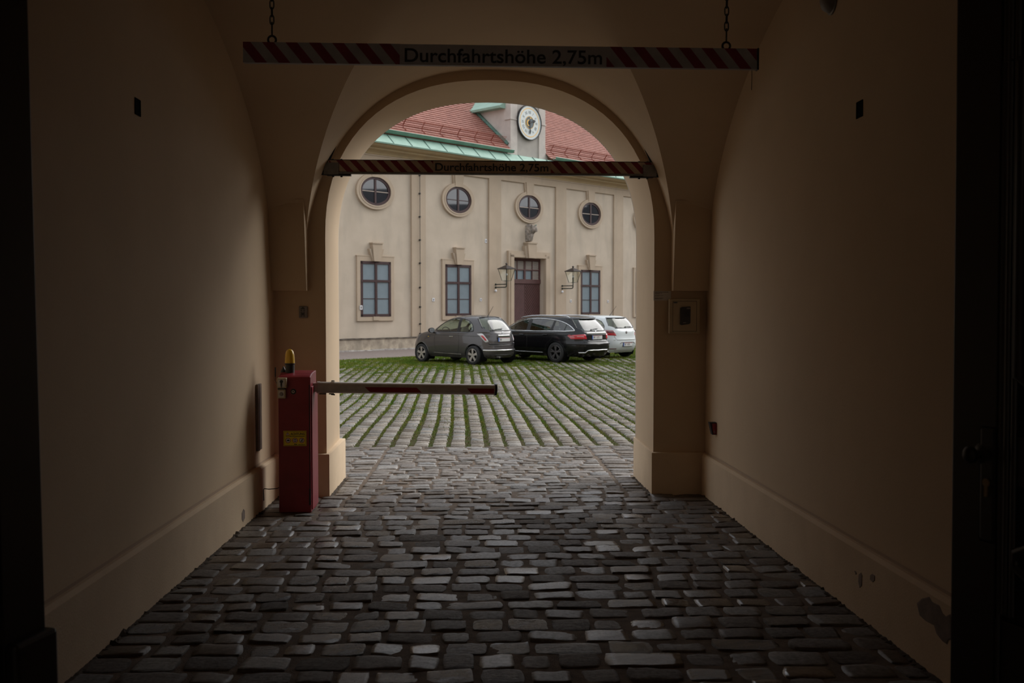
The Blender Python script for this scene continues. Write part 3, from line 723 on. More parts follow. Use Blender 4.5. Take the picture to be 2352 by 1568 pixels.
# small white plates on the facade
def plate(s_, z, w, h, label, y=REC, mm='white'):
    t = empty('wall_plate', at_front(s_, z, y), AF, label, 'plate')
    MB().box(-w / 2, w / 2, -.02, 0, -h / 2, h / 2, .004).build('plate', M[mm], t); MB().box(-w * .22, w * .22, -.023, -.019, -h * .28, h * .28).build('mark', M['grey_plastic'], t)
plate(8.03, 4.45, .12, .17, 'small pale plate high on the wall left of the door pilaster')
plate(4.91, 1.85, .13, .14, 'small pale plate left of the rectangular window behind the grey car')
plate(7.71, 1.86, .12, .13, 'small pale plate right of the rectangular window behind the grey car')
plate(13.86, 1.82, .12, .13, 'small pale plate between right lantern and rightmost full window')
plate(16.77, 1.81, .10, .13, 'small pale plate right of the rightmost full window')
plate(1.04, 1.53, .13, .17, 'small white plate on the left edge of the leftmost window frame', 0)

# clock
CK = empty('clock', at_front(10.75, 9.97, DY - .07), AF, 'round white clock with roman numerals and black rim on the dormer', 'clock')
MB().lathe([(.0, 0), (.80, 0), (.80, -.06), (.0, -.06)], 56, axis='y', cap=False).build('dial', M['dial'], CK)
MB().lathe([(.765, -.07), (.765, -.095), (.79, -.10), (.805, -.09), (.805, 0)], 56, axis='y', cap=False).build('rim', M['black_iron'], CK)
MB().lathe([(.63, -.061), (.63, -.066), (.66, -.066), (.66, -.061)], 56, axis='y', cap=False).build('gold_ring', M['gold'], CK)
MB().lathe([(.0, -.072), (.275, -.072), (.275, -.06)], 40, axis='y', cap=False).build('centre_disc', M['dial_blue'], CK)
MB().lathe([(.272, -.061), (.272, -.078), (.288, -.078), (.288, -.061)], 40, axis='y', cap=False).build('gold_ring', M['gold'], CK)
mo = [(-.07 + .13 * math.cos(t), -.02 + .15 * math.sin(t)) for t in [R(80) + R(200) * k / 20 for k in range(21)]] + [(-.045 + .085 * math.cos(t), -.02 + .115 * math.sin(t)) for t in [R(280) - R(200) * k / 20 for k in range(21)]]
MB().prism([(p[0], p[1]) for p in mo], -.082, -.072).build('crescent_moon', M['gold'], CK)
MB().prism([(x * .6 + .05, z * .7 + .2) for x, z in [(-.1, 0), (-.05, .05), (.05, .05), (.1, -.02), (.03, -.03)]], -.08, -.07).build('gilt_ornament', M['gold'], CK)
for k, s in enumerate(['XII', 'I', 'II', 'III', 'IIII', 'V', 'VI', 'VII', 'VIII', 'IX', 'X', 'XI']):
    a = -R(30 * k); rr = .40
    text_mesh('numeral', s, .19, M['dial_blue'], CK, (rr * math.sin(-a), -.062, rr * math.cos(a)), (PI / 2, -a, 0), .002, 'CENTER', .8)
def hand(L_, w, ang, tail):
    p = [(-w, -tail), (w, -tail), (w * .7, L_ * .6), (w * 2.4, L_ * .72), (0, L_), (-w * 2.4, L_ * .72), (-w * .7, L_ * .6)]
    ca, sa = math.cos(ang), math.sin(ang)
    return MB().prism([(x * ca + z * sa, -x * sa + z * ca) for x, z in p], -.105, -.09)
hand(.40, .03, R(72), .10).build('hour_hand', M['black_iron'], CK); hand(.52, .022, R(178), .12).build('minute_hand', M['black_iron'], CK)
MB().lathe([(0, -.12), (.05, -.12), (.06, -.08)], 16, axis='y', cap=False).build('hub', M['black_iron'], CK)

# carved animal head over the portal
def head():
    t = empty('carved_head', at_front(10.80, 4.56, -.0), AF, 'weathered grey stone animal head bracket above the courtyard door', 'sculpture')
    nb, kk = 26, 28; rows = []
    for i in range(nb + 1):
        v = i / nb; z = .78 * v; w = .20 * (.84 + .18 * math.sin(PI * min(1, v * 1.05))) * (1 if v < .93 else .75); dpt = .20 + .12 * math.sin(PI * v * .8) + (.14 if .45 < v < .9 else 0) * math.sin(PI * (v - .45) / .45)
        if v > .96: w *= .6; dpt *= .7
        r_ = []
        for k in range(kk + 1):
            a = PI * k / kk; gv = -.05 * math.exp(-((a - 1.75) / .16) ** 2) * (1 if v < .6 else .3) + .018 * math.sin(a * 9 + v * 14)
            rr = 1 + gv * 4; r_.append((-w * math.cos(a) * rr + .03 * (v - .5), REC - (dpt * math.sin(a) * rr + .0), z))
        rows.append(r_)
    b_ = MB().grid(rows); b_.build('neck_and_mane', M['stone'], t, smooth=60)
    # muzzle turned to the right
    mz = MB(); P = [(.03, -.26, .66), (.06, -.32, .56), (.08, -.34, .48), (.09, -.33, .42)]; mz.tube(P, [.11, .095, .075, .05], 12)
    mz.build('muzzle', M['stone'], t, smooth=60)
    for sg in (-1, 1): MB().tube([(.04 + .11 * sg, -.2, .70), (.05 + .15 * sg, -.22, .73), (.05 + .2 * sg, -.23, .77)], [.035, .03, .006], 8).build('ear', M['copper_dark'] if sg > 0 else M['stone'], t, smooth=60)
head()

# wall lanterns
def lantern(s_, label):
    t = empty('wall_lantern', at_front(s_, 2.31, 0), AF, label, 'lantern', 'lanterns beside the courtyard door')
    # s_: wall end of the bracket; the lantern stands out from the wall
    ox = 0; oy = -.68
    arm = MB(); arm.tube([(ox, 0, .23), (ox, oy, .23)], .022, 8)
    arm.tube([(ox, 0, .10), (ox, oy + .08, .10), (ox, oy + .02, .12), (ox, oy, .18), (ox, oy, .36)], .024, 8)
    for z in (.23, .10): arm.lathe([(.0, 0), (.045, 0), (.045, -.03), (0, -.03)], 12, (ox, 0, z), 'y', False)
    arm.build('bracket', M['lantern'], t, smooth=50)
    z0, z1, r0, r1 = .38, .90, .20, .37
    cg = MB()
    co = [(1, 1), (-1, 1), (-1, -1), (1, -1)]; k2 = .7071
    for a in co:
        cg.tube([(ox + a[0] * r0 * k2, oy + a[1] * r0 * k2, z0), (ox + a[0] * r1 * k2, oy + a[1] * r1 * k2, z1)], .012, 6)
    for r_, z in ((r0, z0), (r1, z1)): cg.tube([(ox + a[0] * r_ * k2, oy + a[1] * r_ * k2, z) for a in co], .014, 6, closed=True)
    cg.tube([(ox, oy, .3), (ox, oy, .62)], .022, 8)
    cg.build('cage', M['lantern'], t)
    gl = MB()
    for i in range(4):
        a, b_ = co[i], co[(i + 1) % 4]
        gl.add([(ox + a[0] * r0 * k2, oy + a[1] * r0 * k2, z0), (ox + b_[0] * r0 * k2, oy + b_[1] * r0 * k2, z0), (ox + b_[0] * r1 * k2, oy + b_[1] * r1 * k2, z1), (ox + a[0] * r1 * k2, oy + a[1] * r1 * k2, z1)], [(0, 1, 2, 3)])
    gl.build('glass', M['lantern_glass'], t, recalc=False)
    rf_ = MB(); rf_.lathe([(.0, z1 - .01), (.41, z1 - .01), (.41, z1 + .02), (.09, z1 + .15), (.03, z1 + .17), (.03, z1 + .19), (.05, z1 + .215), (.05, z1 + .24), (0, z1 + .28)], 4, (0, 0, 0), 'z', False)
    bm = rf_; cs, sn = math.cos(PI / 4), math.sin(PI / 4)
    bm.v = [(ox + x * cs - y * sn, oy + x * sn + y * cs, z) for x, y, z in bm.v]
    rf_.build('lantern_roof', M['lantern_roof'], t)
    MB().lathe([(0, .0), (.05, .005), (.055, .05), (.03, .09), (0, .1)], 12, (ox, oy, .62)).build('bulb', M['white'], t, smooth=60)
    sb = MB().lathe([(0, 0), (.055, 0), (.055, -.05), (.03, -.07), (0, -.07)], 14, (-.01, 0, -.05), 'y', False); sb.build('junction_box', M['white'], t, smooth=40)
lantern(8.56, 'green iron wall lantern left of the brown courtyard door'); lantern(13.12, 'green iron wall lantern right of the brown courtyard door')

# east wing across the court (seen in the oval windows' reflections) and street house
def plain_house(name, x0, x1, y0, y1, h, rh, label, face):
    t = empty(name, ((x0 + x1) / 2, (y0 + y1) / 2, -.2), 0, label, 'building')
    cx, cy = (x0 + x1) / 2, (y0 + y1) / 2
    w = MB().box(x0 - cx, x1 - cx, y0 - cy, y1 - cy, 0, h + .2); w.build('wall', M['facade'], t)
    r_ = MB()
    if (x1 - x0) > (y1 - y0): r_.prism([(y0 - cy - .4, h + .2), (y1 - cy + .4, h + .2), (0, h + .2 + rh)], x0 - cx, x1 - cx, 'yz')
    else: r_.prism([(x0 - cx - .4, h + .2), (x1 - cx + .4, h + .2), (0, h + .2 + rh)], y0 - cy, y1 - cy, 'xz')
    r_.build('roof', M['slate'] if name == 'east_wing' else M['tile'], t)
    fr = MB()
    nw = max(2, int(((y1 - y0) if face == 'x' else (x1 - x0)) / 3.6))
    for k in range(nw):
        if face == 'x': yy = y0 - cy + 1.5 + k * (y1 - y0 - 3) / (nw - 1); fr.box(x0 - cx - .03, x0 - cx, yy - .5, yy + .5, 1.5, 3.4); fr.box(x0 - cx - .03, x0 - cx, yy - .5, yy + .5, 4.6, 6.2)
        else: xx = x0 - cx + 1.5 + k * (x1 - x0 - 3) / (nw - 1); fr.box(xx - .5, xx + .5, y1 - cy, y1 - cy + .03, 1.5, 3.4); fr.box(xx - .5, xx + .5, y1 - cy, y1 - cy + .03, 4.6, 6.2)
    fr.build('window', M['dark_pane'], t)
for q_, (ya_, yb_, hr_) in enumerate(((0, 38.5, 10.95), (38.5, 45.6, 9.75), (45.6, 52.2, 9.55), (52.2, 62, 10.9))):
    plain_house('east_wing', 34, 40, ya_, yb_, 7.0, hr_ - 7.0, ['tall grey-roofed wing at the south end of the east side of the courtyard', 'lower grey-roofed wing next to the tall one on the east side', 'middle grey-roofed wing on the east side of the courtyard', 'tall grey-roofed wing at the north end of the east side'][q_], 'x')
plain_house('unseen_street_house', -18, 18, -23, -14, 6.0, 4.0, 'plain pale unseen house behind the gateway, sized to set the back light', 'y')  # unseen house, its height and distance tune the light from behind
plain_house('gate_roof_wing', -14, 22, 1.6, 8.9, 9.0, .1, 'plain upper storeys of the gate building above the passage', 'n') if False else None

# ---------------------------------------------------------------- cars
M['tyre'] = mat('tyre_rubber', (.018, .018, .018), .8)
M['rim'] = mat('alloy_rim', (.50, .47, .44), .35, metal=.7)
M['rim_dark'] = mat('grey_alloy_rim', (.20, .19, .19), .35, metal=.7)

M['car_trim'] = mat('black_car_trim', (.012, .012, .013), .35)
M['chrome'] = mat('chrome_trim', (.75, .76, .77), .18, metal=.9)
M['interior'] = mat('grey_car_interior', (.05, .05, .05), .8)
M['seat_pale'] = mat('pale_car_seat', (.30, .30, .25), .8)
M['car_glass'] = glass('car_window_glass', (.66, .76, .68), 2.2)
M['car_glass_rear'] = glass('car_rear_glass', (.40, .48, .46), 1.5)
M['car_glass_dark'] = glass('dark_car_glass', (.34, .38, .36), 2.6)
M['lamp_red'] = paint('red_tail_lamp', (.50, .012, .025), .15, 1)
M['lamp_dark'] = paint('dark_red_tail_lamp', (.12, .006, .012), .15, 1)
M['lamp_white'] = paint('pale_lamp_surround', (.62, .60, .60), .25, 1)
M['plate_white'] = mat('number_plate_white', (.66, .66, .64), .5)
M['plate_blue'] = mat('number_plate_blue', (.12, .20, .50), .5)
M['paint_grey'] = paint('dark_grey_car_paint', (.066, .060, .060), .32, .7, .3)
M['paint_black'] = paint('black_car_paint', (.004, .004, .005), .2, .35)
M['paint_black'].node_tree.nodes['Principled BSDF'].inputs['Specular IOR Level'].default_value = .3
M['paint_white'] = paint('white_car_paint', (.66, .70, .70), .3, .6)

class Car:
    NP = 300
    def __init__(s, name, pos, label, levels, body_mat, zfun):
        s.t = empty(name, (pos[0], pos[1], -.17), AF, label, 'car')     # local -y points to the courtyard = rear of the car
        lv = []
        keys = levels; K = len(keys)
        def cr(a, b, c, d, t): return .5 * (2 * b + (c - a) * t + (2 * a - 5 * b + 4 * c - d) * t * t + (3 * b - a - 3 * c + d) * t ** 3)
        for i in range(K - 1):
            A, Bk, C_, D_ = keys[max(0, i - 1)], keys[i], keys[i + 1], keys[min(K - 1, i + 2)]
            n = max(2, int(abs(C_[0] - Bk[0]) / .022)) if i < K - 1 else 2
            for j in range(n): lv.append([cr(A[q], Bk[q], C_[q], D_[q], j / n) for q in range(5)])
        lv.append(list(keys[-1])); s.lv = lv; s.zfun = zfun
        V = np.zeros((len(lv), s.NP, 3))
        for i, (z, yr, yf, w, n) in enumerate(lv): V[i] = s.ringpts(z, yr, yf, max(w, .02), n)
        s.V = V
    def ringpts(s, z, yr, yf, w, n):
        m, h = (yr + yf) / 2, (yf - yr) / 2
        t = np.linspace(-PI / 2, 1.5 * PI, 4001); c, si = np.cos(t), np.sin(t)
        x = -w * np.sign(c) * abs(c) ** (2 / n); y = m + h * np.sign(si) * abs(si) ** (2 / n)
        d = np.concatenate([[0], np.cumsum(np.hypot(np.diff(x), np.diff(y)))]); u = np.linspace(0, d[-1], s.NP + 1)[:-1]
        x = np.interp(u, d, x); y = np.interp(u, d, y)
        return np.stack([x, y, np.array([s.zfun(z, yy) for yy in y])], -1)
    def params(s, z):
        L = s.lv
        for i in range(len(L) - 1):
            if L[i][0] <= z <= L[i + 1][0]:
                t = (z - L[i][0]) / max(1e-6, L[i + 1][0] - L[i][0]); return [L[i][q] + (L[i + 1][q] - L[i][q]) * t for q in range(5)]
        return L[-1] if z > L[-1][0] else L[0]
    def rear(s, x, z, off=0):
        _, yr, yf, w, n = s.params(z); m, h = (yr + yf) / 2, (yf - yr) / 2
        u = min(.999, abs(x) / w); return Vector((x, m - h * (1 - u ** n) ** (1 / n) - off, z))
    def side(s, y, z, off=0, sg=-1):
        _, yr, yf, w, n = s.params(z); m, h = (yr + yf) / 2, (yf - yr) / 2
        u = min(.999, abs(y - m) / h); return Vector((sg * (w * (1 - u ** n) ** (1 / n) + off), y, z))
    def body(s, mt, side_polys, rear_poly, front_poly, wheels, wr):
        V = s.V; L_, N_ = V.shape[:2]
        vv = V.reshape(-1, 3).copy()
        idx = np.arange(L_ * N_).reshape(L_, N_)
        q = np.stack([idx[:-1], np.roll(idx, -1, 1)[:-1], np.roll(idx, -1, 1)[1:], idx[1:]], -1).reshape(-1, 4)
        def inside(P, poly):
            x, y = P[:, 0], P[:, 1]; r = np.zeros(len(P), bool); n = len(poly)
            for i in range(n):
                x0, y0 = poly[i]; x1, y1 = poly[(i + 1) % n]
                if y0 == y1: continue
                r ^= ((y0 > y) != (y1 > y)) & (x < (x1 - x0) * (y - y0) / (y1 - y0) + x0)
            return r
        lab = np.zeros(len(q), int)
        cen = vv[q].mean(1); ymid = (s.lv[0][1] + s.lv[0][2]) / 2
        def region(code, mask, ax, poly):
            ins = inside(cen[:, ax], poly) & mask & (lab == 0); lab[ins] = code
            a = np.zeros(len(vv), bool); a[q[ins].ravel()] = True; b = np.zeros(len(vv), bool); b[q[~ins].ravel()] = True
            bd = np.nonzero(a & b)[0]
            P = vv[bd][:, ax]; best = np.full(len(bd), 1e9); tgt = P.copy(); n = len(poly)
            for i in range(n):
                p0 = np.array(poly[i]); p1 = np.array(poly[(i + 1) % n]); d = p1 - p0; l2 = d @ d
                if l2 == 0: continue
                t = np.clip(((P - p0) @ d) / l2, 0, 1); c = p0 + t[:, None] * d; e = np.hypot(*(P - c).T)
                k = e < best; best[k] = e[k]; tgt[k] = c[k]
            ok = best < .04; vv[bd[ok][:, None], ax] = tgt[ok]
        for yc in wheels:
            circ = [(yc + wr * math.cos(2 * PI * k / 40), .30 + wr * math.sin(2 * PI * k / 40)) for k in range(40)]
            region(9, abs(cen[:, 0]) > .45, [1, 2], circ)
        for k, p in enumerate(side_polys): region(1, abs(cen[:, 0]) > .40, [1, 2], p)
        lz_ = np.array([l_[0] for l_ in s.lv]); ry_ = np.interp(cen[:, 2], lz_, [l_[1] for l_ in s.lv]); fy_ = np.interp(cen[:, 2], lz_, [l_[2] for l_ in s.lv])
        if rear_poly: region(2, (cen[:, 1] < ry_ + .28), [0, 2], rear_poly)
        if front_poly: region(3, (cen[:, 1] > fy_ - .30), [0, 2], front_poly)
        def sub(name, sel, m_, sm=True):
            fs = q[sel]; u, inv = np.unique(fs, return_inverse=True); mb = MB(); mb.v = [tuple(p) for p in vv[u]]; mb.f = [tuple(f) for f in inv.reshape(-1, 4)]
            return mb.build(name, m_, s.t, smooth=180)
        body = sub('body', lab == 0, mt)
        bot = MB(); bot.add([tuple(p) for p in vv[idx[0]]], [tuple(range(N_))]); bot.build('underbody', M['arch'], s.t)
        g = (M['car_glass'] if s.pale else M['car_glass_dark'])
        sub('side_windows', lab == 1, g)
        if rear_poly: sub('rear_window', lab == 2, M['car_glass_rear'])
        if front_poly: sub('windscreen', lab == 3, g)
        for yc in wheels:
            for sg in (-1, 1):
                w = s.side(yc, .5, 0, sg).x
                n = 20; rows = []
                for xx in (w - sg * .012, w - sg * .28): rows.append([(xx, yc + (wr + .003) * math.cos(R(-35) + R(250) * k / n), .30 + (wr + .003) * math.sin(R(-35) + R(250) * k / n)) for k in range(n + 1)])
                mb = MB().grid(rows); c = (w - sg * .28, yc, .3); mb.add([c] + rows[1], [(0, i + 1, i + 2) for i in range(n)]); mb.build('wheel_arch_liner', M['arch'], s.t)
        return body
    def wheel(s, y, sg, r, rw, track, rimm, kind):
        t = empty('wheel', (sg * track / 2, y, r), 0, parent=s.t)
        rt_ = r * .70
        pr = [(rt_, -rw / 2), (r * .90, -rw / 2 - .004), (r * .985, -rw / 2 + .02), (r, -rw / 2 + .05), (r, rw / 2 - .05), (r * .985, rw / 2 - .02), (r * .90, rw / 2 + .004), (rt_, rw / 2)]
        MB().lathe(pr + [pr[0]], 36, axis='x', cap=False).build('tyre', M['tyre'], t, smooth=50)
        rm = MB(); o = sg * (rw / 2 - .01)
        rm.lathe([(rt_ * 1.01, o), (rt_ * .93, o + sg * .004), (rt_ * .90, o - sg * .03), (rt_ * .90, -o)], 36, axis='x', cap=False)
        rm.lathe([(0, o - sg * .01), (rt_ * .2, o - sg * .01), (rt_ * .26, o - sg * .03), (0, o - sg * .05)], 20, axis='x', cap=False)
        nsp = 5; offs = [0] if kind == 1 else [-.16, .16]
        for k in range(nsp):
            for e in offs:
                a = 2 * PI * k / nsp + R(90) ; a2 = a + e
                wd0, wd1 = (rt_ * .13, rt_ * .20) if kind == 1 else (rt_ * .06, rt_ * .07)
                p0 = Vector((0, math.cos(a), math.sin(a))) * rt_ * .15; p1 = Vector((0, math.cos(a2), math.sin(a2))) * rt_ * .93
                d = (p1 - p0).normalized(); n_ = Vector((0, -d.z, d.y)); x0, x1 = o - sg * .005, o - sg * .04
                v = [p0 + n_ * wd0, p0 - n_ * wd0, p1 - n_ * wd1, p1 + n_ * wd1]
                rm.add([(x0, p.y, p.z) for p in v] + [(x1, p.y, p.z) for p in v], [(0, 1, 2, 3), (7, 6, 5, 4), (0, 4, 5, 1), (1, 5, 6, 2), (2, 6, 7, 3), (3, 7, 4, 0)])
        rm.build('rim', rimm, t, smooth=30)
        MB().lathe([(0, 0), (rt_ * .93, 0)], 30, (o - sg * .07, 0, 0), 'x', False).build('brake_disc', M['arch'], t)
    def strip_rear(s, name, m_, pts, r, off=.004, flat=1.0, n=6, parent=None):
        P = []
        for i in range(len(pts) - 1):
            for k in range(8): f = k / 8; P.append((pts[i][0] + (pts[i + 1][0] - pts[i][0]) * f, pts[i][1] + (pts[i + 1][1] - pts[i][1]) * f))
        P.append(pts[-1]); return MB().tube([s.rear(x, z, off) for x, z in P], r, n, flat=flat).build(name, m_, parent or s.t, smooth=60)
    def strip_side(s, name, m_, pts, r, off=.004, closed=False, sg=-1, parent=None, dens=6):
        P = []; e = len(pts) if closed else len(pts) - 1
        for i in range(e):
            a, b = pts[i], pts[(i + 1) % len(pts)]
            for k in range(dens): f = k / dens; P.append((a[0] + (b[0] - a[0]) * f, a[1] + (b[1] - a[1]) * f))
        if not closed: P.append(pts[-1])
        return MB().tube([s.side(y, z, off, sg) for y, z in P], r, 6, closed=closed).build(name, m_, parent or s.t, smooth=60)
    def patch_rear(s, name, m_, poly, off=.012, parent=None, n=10):
        # smooth patch following the rear corner: poly is 4 corners (x,z): a-b top edge, d-c bottom edge
        a, b, c, d = poly; rows = []
        for i in range(n + 1):
            v = i / n; r_ = []
            for j in range(n + 1):
                u = j / n; x = (a[0] * (1 - u) + b[0] * u) * (1 - v) + (d[0] * (1 - u) + c[0] * u) * v; z = (a[1] * (1 - u) + b[1] * u) * (1 - v) + (d[1] * (1 - u) + c[1] * u) * v
                edge = min(u, 1 - u, v, 1 - v); r_.append(s.rear(x, z, off * min(1, edge * 7) - .002))
            rows.append(r_)
        return MB().grid(rows).build(name, m_, parent or s.t, smooth=180)
    def plate(s, x, z, w=.50, h=.115, tilt=0, off=.02, txt='W'):
        p = s.rear(x, z, off); fr = empty('number_plate', p, 0, parent=s.t); fr.rotation_euler = (tilt, 0, 0)
        MB().box(-w / 2 - .012, w / 2 + .012, .0, .03, -h / 2 - .012, h / 2 + .012, .003).build('plate_holder', M['car_trim'], fr)
        MB().box(-w / 2, w / 2, -.004, .0, -h / 2, h / 2).build('plate_face', M['plate_white'], fr)
        MB().box(-w / 2, -w / 2 + .045, -.006, -.0, -h / 2, h / 2).build('euro_band', M['plate_blue'], fr)
        MB().box(-w / 2, w / 2, -.005, -.004, h / 2 - .012, h / 2 - .004).build('red_line', M['lamp_red'], fr)
        text_mesh('plate_letter', txt[0], .105, M['black_print'], fr, (-w / 2 + .06, -.006, -.038), extr=.001, sx=.8)
        text_mesh('plate_number', txt[1:], .10, M['grey_plastic'], fr, (-w / 2 + .19, -.006, -.036), extr=.001, sx=.72)
        return fr
    def seat(s, x, y, col, z=.30, h=.62):
        t = empty('car_seat', (x, y, z), 0, parent=s.t)
        MB().box(-.24, .24, -.1, .42, 0, .18, .05).build('seat_cushion', col, t, smooth=50)
        b = MB().box(-.23, .23, -.07, .07, .1, h, .05); b.v = [(a, c - (e - .1) * .28, e) for a, c, e in b.v]; b.build('seat_back', col, t, smooth=50)
        b = MB().box(-.13, .13, -.05, .04, h + .03, h + .20, .04); b.v = [(a, c - (e - .1) * .28, e) for a, c, e in b.v]; b.build('headrest', col, t, smooth=50)
    def interior(s, yd, ys, yrs, seatc, wx=.36, belt=.95):
        MB().box(-.66, .66, yrs - .35, yd + .25, .26, .30).build('cabin_floor', M['interior'], s.t)
        for sg in (-1, 1): s.seat(sg * wx, ys, seatc)
        s.seat(-wx + .02, yrs, seatc, .33, .52); s.seat(wx - .02, yrs, seatc, .33, .52)
        MB().box(-.62, .62, yd - .1, yd + .35, .60, belt, .06).build('dashboard', M['interior'], s.t, smooth=50)
        P = [(-wx + .19 * math.cos(2 * PI * k / 24), yd - .26 + .06 * math.sin(2 * PI * k / 24) * 1, belt - .02 + .18 * math.sin(2 * PI * k / 24)) for k in range(24)]
        st = MB().tube(P, .016, 6, closed=True); st.tube([(-wx, yd - .26, belt - .02), (-wx, yd - .02, belt - .1)], .03, 8); st.tube([P[0], P[12]], .014, 6); st.build('steering_wheel', M['interior'], s.t, smooth=60)
    def mirror(s, y, z, m_, out=.16):
        for sg in (-1, 1):
            p = s.side(y, z, 0, sg); t = empty('wing_mirror', p, 0, parent=s.t)
            b = MB(); b.lathe([(0, .085), (.05, .075), (.085, .04), (.098, 0), (.098, -.02), (.0, -.025)], 20, (0, 0, 0), 'y', False)
            b.v = [(sg * out + x * 1.25, yy, zz * .8 + .08) for x, yy, zz in b.v]; b.build('mirror_shell', m_, t, smooth=50)
            MB().lathe([(0, 0), (.085, 0)], 20, (0, 0, 0), 'y', False)
            g = MB().lathe([(0, -.028), (.085, -.028)], 20, (0, 0, 0), 'y', False); g.v = [(sg * out + x * 1.25, yy, zz * .8 + .08) for x, yy, zz in g.v]; g.build('mirror_glass', M['chrome'], t)
            MB().tube([(-sg * .03, .0, 0), (sg * .05, 0, .02), (sg * out * .8, 0, .06)], .025, 8).build('mirror_arm', m_, t, smooth=60)
    def wiper(s, x, z, L_, up=.03):
        P = [s.rear(x + (L_ * k / 8), z + up * math.sin(PI * k / 8 * .6), .02) for k in range(9)]
        MB().tube(P, [.022] + [.013] * 8, 6).build('rear_wiper', M['car_trim'], s.t)
    def badge(s, x, z, r, m_=None):
        p = s.rear(x, z, .004); MB().lathe([(0, -.012), (r * .8, -.01), (r, 0)], 20, p, 'y', False).build('badge', m_ or M['chrome'], s.t, smooth=60)
    def antenna(s, x, y, z, dx=0, dy=-.13, L_=.34):
        a = MB(); a.tube([(x, y, z - .01), (x, y, z + .03)], [.03, .012], 8); a.tube([(x, y, z + .02), (x + dx, y + dy, z + L_)], [.008, .005], 6); a.build('antenna', M['car_trim'], s.t, smooth=60)

def hoodz(pts, zc):
    # z of a ring point: below the listed bonnet curve at the nose
    ys = [p[0] for p in pts]; zs = [p[1] for p in pts]
    return lambda z, y: min(z, float(np.interp(y, ys, zs))) if y > ys[0] and z <= zc else z

def smooth_poly(P, it=2):
    for _ in range(it):
        Q = []
        for i in range(len(P)):
            a, b = P[i], P[(i + 1) % len(P)]; Q += [(a[0] * .75 + b[0] * .25, a[1] * .75 + b[1] * .25), (a[0] * .25 + b[0] * .75, a[1] * .25 + b[1] * .75)]
        P = Q
    return P

# --- small grey car -------------------------------------------------------
def to_car(px, py, half):      # rear axle centre from the ground contact of its left rear wheel
    r = ray(px, py); t = (-.17 - CAM.z) / r.z; p = CAM + r * t
    return (p.x + D2.x * half, p.y + D2.y * half)
pos = to_car(1090, 838, .70)
c = Car('hatchback_car', pos, 'small rounded dark grey hatchback, nearest and leftmost of the parked cars',
    [(.20, -.40, 2.80, .70, 5), (.30, -.53, 2.93, .775, 4.4), (.44, -.575, 2.985, .803, 3.9), (.60, -.56, 2.97, .815, 3.7), (.72, -.55, 2.93, .815, 3.6), (.82, -.53, 2.88, .812, 3.5),
     (.91, -.51, 2.78, .80, 3.5), (.965, -.49, 2.60, .775, 3.6), (.99, -.47, 2.16, .745, 3.9), (1.05, -.43, 2.02, .725, 3.9), (1.15, -.35, 1.86, .695, 3.8), (1.27, -.24, 1.64, .655, 3.6),
     (1.36, -.13, 1.44, .61, 3.3), (1.425, .0, 1.22, .545, 3.0), (1.462, .16, 1.02, .43, 2.6), (1.485, .36, .84, .26, 2.3), (1.492, .55, .68, .06, 2)], None,
    hoodz([(2.0, .99), (2.2, .955), (2.5, .89), (2.75, .80), (2.9, .72), (3.0, .66)], .975))
c.pale = True
dlo = smooth_poly([(1.78, .985), (1.66, 1.10), (1.42, 1.26), (1.12, 1.365), (.74, 1.395), (.40, 1.365), (.17, 1.26), (.06, 1.10), (.04, .985), (.9, .985)], 1)
c.body(M['paint_grey'], [dlo], smooth_poly([(-.60, 1.03), (-.52, 1.36), (-.40, 1.425), (.40, 1.425), (.52, 1.36), (.60, 1.03), (0, 1.02)], 1), smooth_poly([(-.64, 1.02), (-.50, 1.38), (.50, 1.38), (.64, 1.02)], 1), (0, 2.30), .335)
for sg in (-1, 1):
    c.strip_side('window_seal', M['car_trim'], dlo, .012, .0, True, sg, dens=3)
    pil = MB(); pil.grid([[c.side(y_, z_, .004, sg) for y_ in (.60, .72)] for z_ in [.985 + .41 * k / 8 for k in range(9)]]); pil.build('door_pillar', M['car_trim'], c.t)
    c.strip_side('door_gap', M['car_trim'], [(1.62, .97), (1.66, .75), (1.64, .42), (1.55, .27), (.70, .25), (.60, .42), (.56, .75), (.62, .97)], .005, -.001, False, sg)
    c.strip_side('door_handle', M['chrome'], [(.80, .84), (.96, .84)], .014, .022, False, sg)
    c.strip_side('belt_crease', M['paint_grey'], [(2.0, .88), (1.2, .885), (.4, .88), (-.2, .865)], .012, -.004, False, sg)
    c.strip_side('indicator', M['amber'], [(1.93, .82), (1.97, .82)], .012, .002, False, sg)
    c.strip_side('sill_line', M['chrome'], [(1.75, .33), (.5, .31)], .005, .0, False, sg)
    for y_ in (0, 2.3):
        c.strip_side('wheel_arch_lip', M['paint_grey'], [(y_ + .34 * math.cos(R(-8) + R(196) * k / 16), .30 + .34 * math.sin(R(-8) + R(196) * k / 16)) for k in range(17)], .013, .002, False, sg, dens=2)
        c.wheel(y_, sg, .292, .18, 1.43, M['rim'], 1)
    lam = c.patch_rear('tail_lamp', M['lamp_white'], [(sg * .700, .94), (sg * .625, .955), (sg * .535, .70), (sg * .61, .68)], .03)
    c.patch_rear('red_lens', M['lamp_red'], [(sg * .678, .905), (sg * .642, .91), (sg * .575, .73), (sg * .615, .72)], .045, parent=lam)
c.strip_rear('rear_chrome_bar', M['chrome'], [(-.66, .445), (-.3, .44), (.3, .44), (.66, .445)], .022, .012)
c.strip_rear('bumper_crease', M['paint_grey'], [(-.70, .585), (.70, .585)], .018, .0)
c.strip_rear('lower_bumper_crease', M['car_trim'], [(-.62, .30), (.62, .30)], .010, .002)
c.strip_rear('hatch_gap', M['car_trim'], [(-.54, .655), (-.5, .625), (.5, .625), (.54, .655)], .02, .0)
c.strip_rear('hatch_crease', M['paint_grey'], [(-.6, .93), (.6, .93)], .01, -.003)
